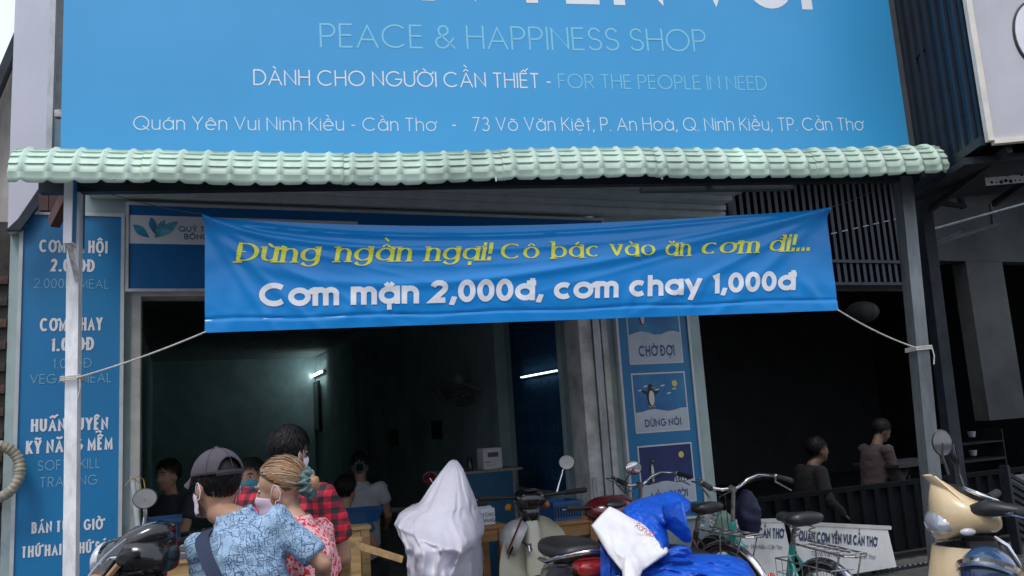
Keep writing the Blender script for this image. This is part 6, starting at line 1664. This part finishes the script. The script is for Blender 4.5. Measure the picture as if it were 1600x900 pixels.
    for q in range(nst):
        a_ = rnd.uniform(0, 2*math.pi); fr = math.sin(a_); lo = -.75 if style != 'bun' else -.5
        edge = lo+(1.2)*max(0, (fr+.25)/1.25)**.6 if fr > -.25 else lo
        b_ = rnd.uniform(edge, 1.5)
        if cap and b_ > .2: continue
        p0 = E(a_, b_, 1.0); pts = []
        if style == 'bun':
            tgt_ = bun+Vector((rnd.uniform(-.02, .02), rnd.uniform(-.01, .01), rnd.uniform(-.02, .02)))
            for k_ in range(6):
                f = k_/5*min(1, .075/max(.03, (tgt_-p0).length)+.25); p = p0.lerp(tgt_, f); rel = Mh.inverted() @ ((p-hd(0, -.014, .028))/hs); L_ = math.sqrt((rel.x/.080)**2+(rel.y/.100)**2+(rel.z/.093)**2)
                fly = 1.0 if q % 23 else 1.0+.07*math.sin(math.pi*k_/5)
                if L_ < 1.015+.02*(q % 3) or fly > 1: rel = rel*(fly*(1.015+.02*(q % 3)*.5)/L_)
                pts.append(hd(0, -.014, .028)+Mh @ (rel*hs))
        else:
            ln_ = rnd.uniform(.3, .6); tw = rnd.uniform(-.35, .35); lift = rnd.uniform(.01, .07) if not cap else rnd.uniform(0, .03)
            for k_ in range(5): pts.append(E(a_+tw*k_/4*.6, b_-ln_*k_/4*(.8), 1.01+lift*math.sin(math.pi*k_/4*.8)))
        g = gs_[q % 3] if style == 'bun' and not simple else gsh
        w_ = rnd.uniform(.0011, .0024)*(1 if style == 'bun' else 1.4)
        k0 = len(g.v)
        cc = hd(0, -.014, .028)
        for k_, p in enumerate(pts):
            d = (pts[min(k_+1, len(pts)-1)]-pts[max(0, k_-1)]); nrm = (p-cc).normalized(); sd = d.cross(nrm); sd = sd.normalized() if sd.length > 1e-6 else Vector((1, 0, 0)); ww = w_*(1-.8*(k_/(len(pts)-1))**2)
            g.v += [p-sd*ww, p+sd*ww]
        for k_ in range(len(pts)-1): g.f.append((k0+2*k_, k0+2*k_+1, k0+2*k_+3, k0+2*k_+2))
    g = gsh; fin(g); hr = t.part('hair', g, hair if not gs_[0].v else mat('hair_underlayer', (.13, .075, .04), .7), smooth=True)
    for q_, g_ in enumerate(gs_):
        if g_.v: fin(g_); t.part('hair_strands', g_, (hair, mat('hair_grey', (.42, .36, .29), .5), mat('hair_brown', (.25, .13, .055), .5))[q_], hr, smooth=True)
    if style == 'bun':
        g = MB(); g.ell(bun, (.034, .03, .032), None, 18, 12); g.v = [v+Vector((noise.noise(v*60), noise.noise(v*60+Vector((3, 3, 3))), noise.noise(v*60+Vector((7, 7, 7)))))*.006 for v in g.v]; fin(g); t.part('bun', g, hair, hr, smooth=True)
        g = MB(); cb = hd(0, -.112, -.010); ax = (Mh @ Vector((0, 1, 0))); p_, q_ = frame_of(ax); rg = []
        for i in range(120):
            a_ = 2*math.pi*i/120; r0 = .036+.005*math.sin(a_*13)
            rg.append([cb+(p_*math.cos(a_)+q_*math.sin(a_))*(r0+.019*math.cos(b_)*(1+.3*math.sin(a_*9)))+ax*(.021*math.sin(b_)+.007*math.sin(a_*11)) for b_ in [2*math.pi*j/12 for j in range(12)]])
        k0 = len(g.v); g.loft(rg+[rg[0]], cap=False); fin(g); t.part('scrunchie', g, mat('scrunchie_teal', (.09, .17, .17), .7, var=.25, vscale=60, bump=.4, bscale=200), hr, smooth=True)
    if mask:
        mm, strap = mask
        def ms(u, v):
            a_ = (u-.5)*2; y = .108-.088*abs(a_)**1.9-.012*abs(2*v-1)**2*(1-abs(a_))-.03*v*v*(.4); x = .068*math.sin(a_*1.45)/math.sin(1.45)
            z = -.012-.105*v*(1-.42*abs(a_)**1.5)-.022*abs(a_)**2
            return hd(x, y+.004*math.sin(v*9), z)
        g = MB(); g.slab(ms, 24, 14, Mh @ Vector((0, -.0025, 0))); fin(g); mk_ = t.part('face_mask', g, mm, smooth=60)
        g = MB()
        for q in (-1, 1):
            for v, zz in ((0, .01), (1, -.048)):
                e = ms(0 if q < 0 else 1, v); pp = [e, e.lerp(hd(.079*q, -.005, zz), .5)+(Mh @ Vector((.004*q, 0, 0))), hd(.079*q, -.004, zz), hd(.081*q, -.02, zz*.9-.002), hd(.080*q, -.029, -.02)]
                g.tube(crv(pp), .0016, 6)
        fin(g); t.part('mask_strap', g, strap, mk_)
    if cap:
        mc_, mb2 = cap
        g = MB(); n_ = 48; rows_ = []
        for i in range(15):
            rg = []
            for j in range(n_):
                a_ = 2*math.pi*j/n_; back = max(0, -math.sin(a_)); b0 = .10
                op = 0
                da = abs(((a_-1.5*math.pi+math.pi) % (2*math.pi))-math.pi)
                if da < .62: op = .58*math.sqrt(max(0, 1-(da/.62)**2))
                lo = b0+op; b_ = lo+(math.pi/2-lo)*i/14
                rg.append(hd(.089*math.cos(b_)*math.cos(a_), -.012+.110*math.cos(b_)*math.sin(a_), .022+.110*math.sin(b_)**.92))
            rows_.append(rg)
        g.loft(rows_, cap=False); fin(g); me = g.mesh('cap', mc_, t.org, smooth=True); cpo = bpy.data.objects.new('cap', me); COL.objects.link(cpo); cpo.parent = t.e
        sm_ = cpo.modifiers.new('th', 'SOLIDIFY'); sm_.thickness = .0025
        def br(u, v):
            a_ = (u-.5)*2.3+math.pi/2; r0 = 1+.78*v*max(0, math.cos((u-.5)*2.75))**.6
            return hd(.088*math.cos(a_)*(1+.06*v), -.012+.109*math.sin(a_)*r0, .036-.022*v-.03*abs((u-.5)*2)**2*(v*.6+.1))
        g = MB(); g.slab(br, 24, 8, Mh @ Vector((0, 0, .004))); fin(g); t.part('brim', g, mc_, cpo, smooth=50)
        g = MB(); g.ell(hd(0, -.012, .133), (.009, .009, .005), Mh, 12, 6); fin(g); t.part('button', g, mc_, cpo, smooth=True)
        g = MB(); g.tube([hd(.086*math.cos(a_), -.012+.112*math.sin(a_), .038) for a_ in [1.5*math.pi-.7+1.4*k_/14 for k_ in range(15)]], .008, 6, flat=(.35, 1.3)); fin(g); t.part('cap_strap', g, mb2, cpo)
        for a0_ in [math.pi*k_/3+.52 for k_ in range(6)]:
            g = MB(); g.tube([hd(.0895*math.cos(b_)*math.cos(a0_), -.012+.1106*math.cos(b_)*math.sin(a0_), .022+.1106*math.sin(b_)**.92) for b_ in [.14+1.4*k_/12 for k_ in range(13)]], .0012, 5); fin(g); t.part('seam', g, mb2, cpo)
        g = MB(); pr = []
        def onc(a_, b_, k=1.0): return hd(.0915*k*math.cos(b_)*math.cos(a_), -.012+.1125*k*math.cos(b_)*math.sin(a_), .022+.1125*math.sin(b_)**.92)
        a0_, b0_ = math.pi/2+.12, .44
        g.poly([onc(a0_+.2*math.cos(x_), b0_+.2*math.sin(x_)) for x_ in [2*math.pi*k_/24 for k_ in range(24)]]); fin(g); bd_ = t.part('badge', g, mat('badge_white', (.55, .55, .58), .6), cpo)
        g = MB(); g.tube([onc(a0_+.14*math.cos(x_), b0_+.14*math.sin(x_), 1.004) for x_ in [2*math.pi*k_/24 for k_ in range(24)]], .0016, 5, closed=True)
        for k_ in range(4): g.tube([onc(a0_-.08+.05*k_, b0_-.07, 1.006), onc(a0_-.06+.05*k_, b0_+.07, 1.006)], .0016, 5)
        fin(g); t.part('badge_mark', g, mb2, cpo)
    t.U = U; t.fin = fin; t.hd = hd; t.sh = sh
    return t
M_cap = mat('cap_plum_grey', (.068, .056, .074), .8, var=.12, vscale=10, bump=.3, bscale=400)
M_cap2 = mat('cap_dark', (.03, .028, .034), .7)
M_hairb = mat('black_hair', (.012, .011, .012), .55, spec=.2, var=.3, vscale=30)
M_hairg = mat('golden_grey_hair', (.40, .25, .12), .45, col2=(.20, .12, .06), vscale=90, stretch=(1, .25, 1))
M_shirt1 = garment('pale_blue_doodle_cotton', 'doodle', (.29, .43, .59), (.02, .045, .11), (.12, .24, .42), scale=17)
M_shirt2 = garment('red_flower_cotton', 'flowers', (.72, .45, .47), (.62, .02, .035), (.68, .15, .18), scale=40)
M_shirt3 = garment('red_black_plaid', 'plaid', (.50, .010, .035), (.012, .010, .014), (.16, .006, .018), scale=125)
M_jean = mat('dark_trousers', (.03, .035, .05), .85, var=.2)
M_maskp = mat('mask_pink', (.72, .58, .72), .8, var=.03); M_maskw = mat('mask_white', (.74, .72, .76), .8, var=.03); M_maskt = mat('mask_teal', (.05, .28, .38), .8)
man = person('man in plum grey cap and pale blue doodle print shirt with navy bag strap', (338, 757), 3.02, R_(8), 1.55, lean=R_(9), hyaw=R_(42), hpitch=R_(4), skin=M_skin, shirt=M_shirt1, trous=M_jean, hair=M_hairb, cap=(M_cap, M_cap2), mask=(M_maskp, M_maskw), build=.80, side=R_(-15), hoff=-.05,
             elbows=[(-.17, .05, .22), (.27, -.03, .29)], wrists=[(-.18, .28, .20), (.2, .22, .2)], sleeve=.80)
g = MB(); U = man.U
pth = [U(-.10, -.02, .555), U(-.115, -.095, .51), U(-.085, -.148, .38), U(-.03, -.152, .22), U(.05, -.150, .05), U(.14, -.11, -.10), U(.19, -.02, -.16)]
def curve(P, n=8):
    out = []
    for i in range(len(P)-1):
        p0, p1, p2, p3 = P[max(0, i-1)], P[i], P[i+1], P[min(len(P)-1, i+2)]
        for k in range(n):
            t = k/n; out.append(.5*((2*p1)+(p2-p0)*t+(2*p0-5*p1+4*p2-p3)*t*t+(3*p1-p0-3*p2+p3)*t**3))
    return out+[P[-1]]
pc = curve(pth); g.loft([[p+Vector((.021, 0, .006)), p+Vector((.021, -.004, .006)), p+Vector((-.021, -.004, -.006)), p+Vector((-.021, 0, -.006))] for p in pc]); man.fin(g); man.part('bag_strap', g, mat('navy_webbing', (.012, .025, .065), .75, bump=.3, bscale=300), smooth=40)
g = MB(); c = U(.24, .04, -.22); g.bbox(c.x-.05, c.x+.07, c.y-.12, c.y+.12, c.z-.12, c.z+.1, .02); man.fin(g); man.part('shoulder_bag', g, mat('navy_webbing', (.012, .025, .065)), smooth=40)
wom = person('elderly woman with golden grey bun and red flowered blouse leaning towards the capped man', (438, 762), 3.24, R_(72), 1.50, lean=R_(9), hyaw=R_(12), hpitch=R_(10), skin=M_skin2, shirt=M_shirt2, trous=M_jean, hair=M_hairg, style='bun', mask=(M_maskp, M_maskw), build=.82, sleeve=.7)
g = MB(); hd = wom.hd
for k, (tx, zz) in enumerate((("CARE", -.055), ("LIFE", -.07))):
    q, wd = lettering(tx, w=.2)
    for quad in q: g.add([hd(-.0555-.0004*l-.006*(1-y*.2), .055+.022*(x/wd)+.0, zz+.009*y) for x, y, l in quad], [(0, 1, 2, 3)])
wom.fin(g)
boy = person('young man with black hair in a red and black plaid shirt seen from behind', (453, 706), 3.85, R_(-12), 1.62, lean=R_(8), hyaw=R_(-14), hpitch=R_(8), skin=M_skin, shirt=M_shirt3, trous=M_jean, hair=M_hairb, mask=(M_maskw, M_maskw), build=1.1,
             elbows=[(-.26, .10, .25), (.27, .08, .23)], wrists=[(-.12, .30, .24), (.10, .26, .18)], sleeve=.72)
# people in the dim room
M_dk = mat('dark_cloth', (.03, .032, .04), .85); M_wh = mat('white_cloth', (.42, .44, .46), .85); M_te = mat('teal_cloth', (.02, .12, .18), .85); M_pk = mat('pink_cloth_shaded', (.045, .032, .035), .9)  # pink top: cafe gloom is put into the cloth colour, far below pale pink
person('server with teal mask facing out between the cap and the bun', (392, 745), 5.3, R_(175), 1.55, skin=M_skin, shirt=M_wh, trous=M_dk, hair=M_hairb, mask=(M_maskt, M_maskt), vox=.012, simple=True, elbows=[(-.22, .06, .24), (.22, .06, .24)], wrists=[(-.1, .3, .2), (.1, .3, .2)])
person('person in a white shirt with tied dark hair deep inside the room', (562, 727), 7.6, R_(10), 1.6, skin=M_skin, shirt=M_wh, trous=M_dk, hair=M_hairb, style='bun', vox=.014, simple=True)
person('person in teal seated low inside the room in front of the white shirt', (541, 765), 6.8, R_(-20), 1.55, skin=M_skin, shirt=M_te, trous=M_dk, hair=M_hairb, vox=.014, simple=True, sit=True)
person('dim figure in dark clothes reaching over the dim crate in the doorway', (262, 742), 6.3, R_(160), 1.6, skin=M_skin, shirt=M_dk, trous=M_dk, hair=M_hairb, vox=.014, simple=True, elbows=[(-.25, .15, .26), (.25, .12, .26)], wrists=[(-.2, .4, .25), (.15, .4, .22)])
pk = person('person in a pale pink hooded top looking at a phone in the dark cafe', (1378, 672), 8.6, R_(-75), 1.6, lean=R_(12), hpitch=R_(25), skin=mat('skin_tan_shaded', (.13, .07, .045), .6), shirt=M_pk, trous=M_dk, hair=M_hairb, vox=.014, simple=True, sit=True, sleeve=1.5, elbows=[(-.2, .12, .2), (.2, .12, .2)], wrists=[(-.04, .32, .32), (.05, .32, .32)])  # skin of both cafe figures: tan darkened, the cafe's shade painted into its colour
person('person in black seated in profile in the dark cafe by the barrier', (1278, 702), 7.9, R_(-80), 1.6, lean=R_(10), skin=mat('skin_tan_shaded', (.13, .07, .045), .6), shirt=mat('black_cloth', (.008, .008, .01), .9), trous=M_dk, hair=M_hairb, vox=.014, simple=True, sit=True, sleeve=1.5)
g = MB(); c = pk.U(0, .40, .36); g.bbox(c.x-.037, c.x+.037, c.y-.005, c.y+.005, c.z-.07, c.z+.07, .003); pk_f = pk.F
g.v = [v+Vector((0, 0, pk.org.z)) for v in g.v]
solo('phone', 'dark phone held up by the person in the pink top', 'phone', g, M_black, pk.F, (c.x, c.y, c.z+pk.org.z))
def stool(label, T):
    F = T.F; t = Thing('plastic_stool', label, 'stool', F, (0, 0, PAV), 'plastic stools')
    zt = T.org.z+.37*1.0
    zt = max(zt, PAV+.3)
    g = MB(); g.rings_z([(zt-.03, 0, 0, .15, .15), (zt, 0, 0, .14, .14)], 20, 4); t.part('seat', g, M_te)
    for i in (-1, 1):
        for j in (-1, 1): g = MB(); g.tube([(.12*i, .12*j, zt-.03), (.16*i, .16*j, PAV+.005)], [.018, .022], 8); t.part('leg', g, M_te)
stool('plastic stool under the person in the pale pink top', pk)
# cafe table
c = FC.loc(at(1425, 716, 8.7)); tz = FC.hit(1400, 722, c.y).z
t = Thing('cafe_table', 'small dark cafe table in front of the person in the pink top', 'table', FC, (c.x, c.y, PAV))
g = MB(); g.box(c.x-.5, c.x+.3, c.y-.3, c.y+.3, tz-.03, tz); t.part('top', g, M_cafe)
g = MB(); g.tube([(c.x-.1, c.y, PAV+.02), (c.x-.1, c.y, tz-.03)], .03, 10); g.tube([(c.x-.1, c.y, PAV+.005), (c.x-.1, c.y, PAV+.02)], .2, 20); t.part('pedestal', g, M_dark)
# small white stickers / cups on the dark cafe wall behind the dark post
for (x_, y_, lab) in ((1518, 678, 'upper of the two small white cups on the dark cafe shelf'), (1520, 707, 'lower of the two small white cups on the dark cafe shelf')):
    p = FC.hit(x_, y_, 2.2); g = MB(); g.tube([(p.x, p.y, p.z-.04), (p.x, p.y, p.z+.03), (p.x, p.y, p.z+.031)], [.04, .055, .05], 14); solo('cup', lab, 'cup', g, M_wh, FC, (p.x, p.y, p.z-.04), smooth=40)
p = FC.hit(1518, 712, 2.2); q2 = FC.hit(1518, 685, 2.2)
for z in (p.z-.042, q2.z-.043):
    pass
g = MB(); g.box(p.x-.3, p.x+.5, 2.1, 2.4, p.z-.045-.03, p.z-.045); g.box(p.x-.3, p.x+.5, 2.1, 2.4, q2.z-.05-.02, q2.z-.05)
g.box(p.x-.32, p.x-.3, 2.1, 2.4, PAV, q2.z+.1); g.box(p.x+.5, p.x+.52, 2.1, 2.4, PAV, q2.z+.1); solo('shelf', 'dark shelf with small white cups inside the cafe', 'shelf', g, M_cafe, FC, (p.x, 2.1, PAV))
# louvred steel rack at the frame edge
a = FC.hit(1573, 745, -.6); b = FC.hit(1640, 880, -.6)
t = Thing('louvred_panel', 'black slatted panel over a pale sheet right of the beige scooter', 'panel', FC, (a.x, -.6, PAV))
g = MB(); g.box(a.x+.02, a.x+1.0, -.56, -.55, b.z-.1, a.z); t.part('sheet', g, mat('dull_sheet', (.16, .17, .17), .6))
g = MB(); g.box(a.x, a.x+.03, -.62, -.54, PAV+.003, a.z+.1); t.part('post', g, M_dark)
for i in range(9):
    z = a.z-.03-i*.065; g = MB(); g.bar((a.x+.03, -.6, z+.05), (a.x+.9, -.6, z-.42), .03, .03); t.part('slat', g, M_dark)
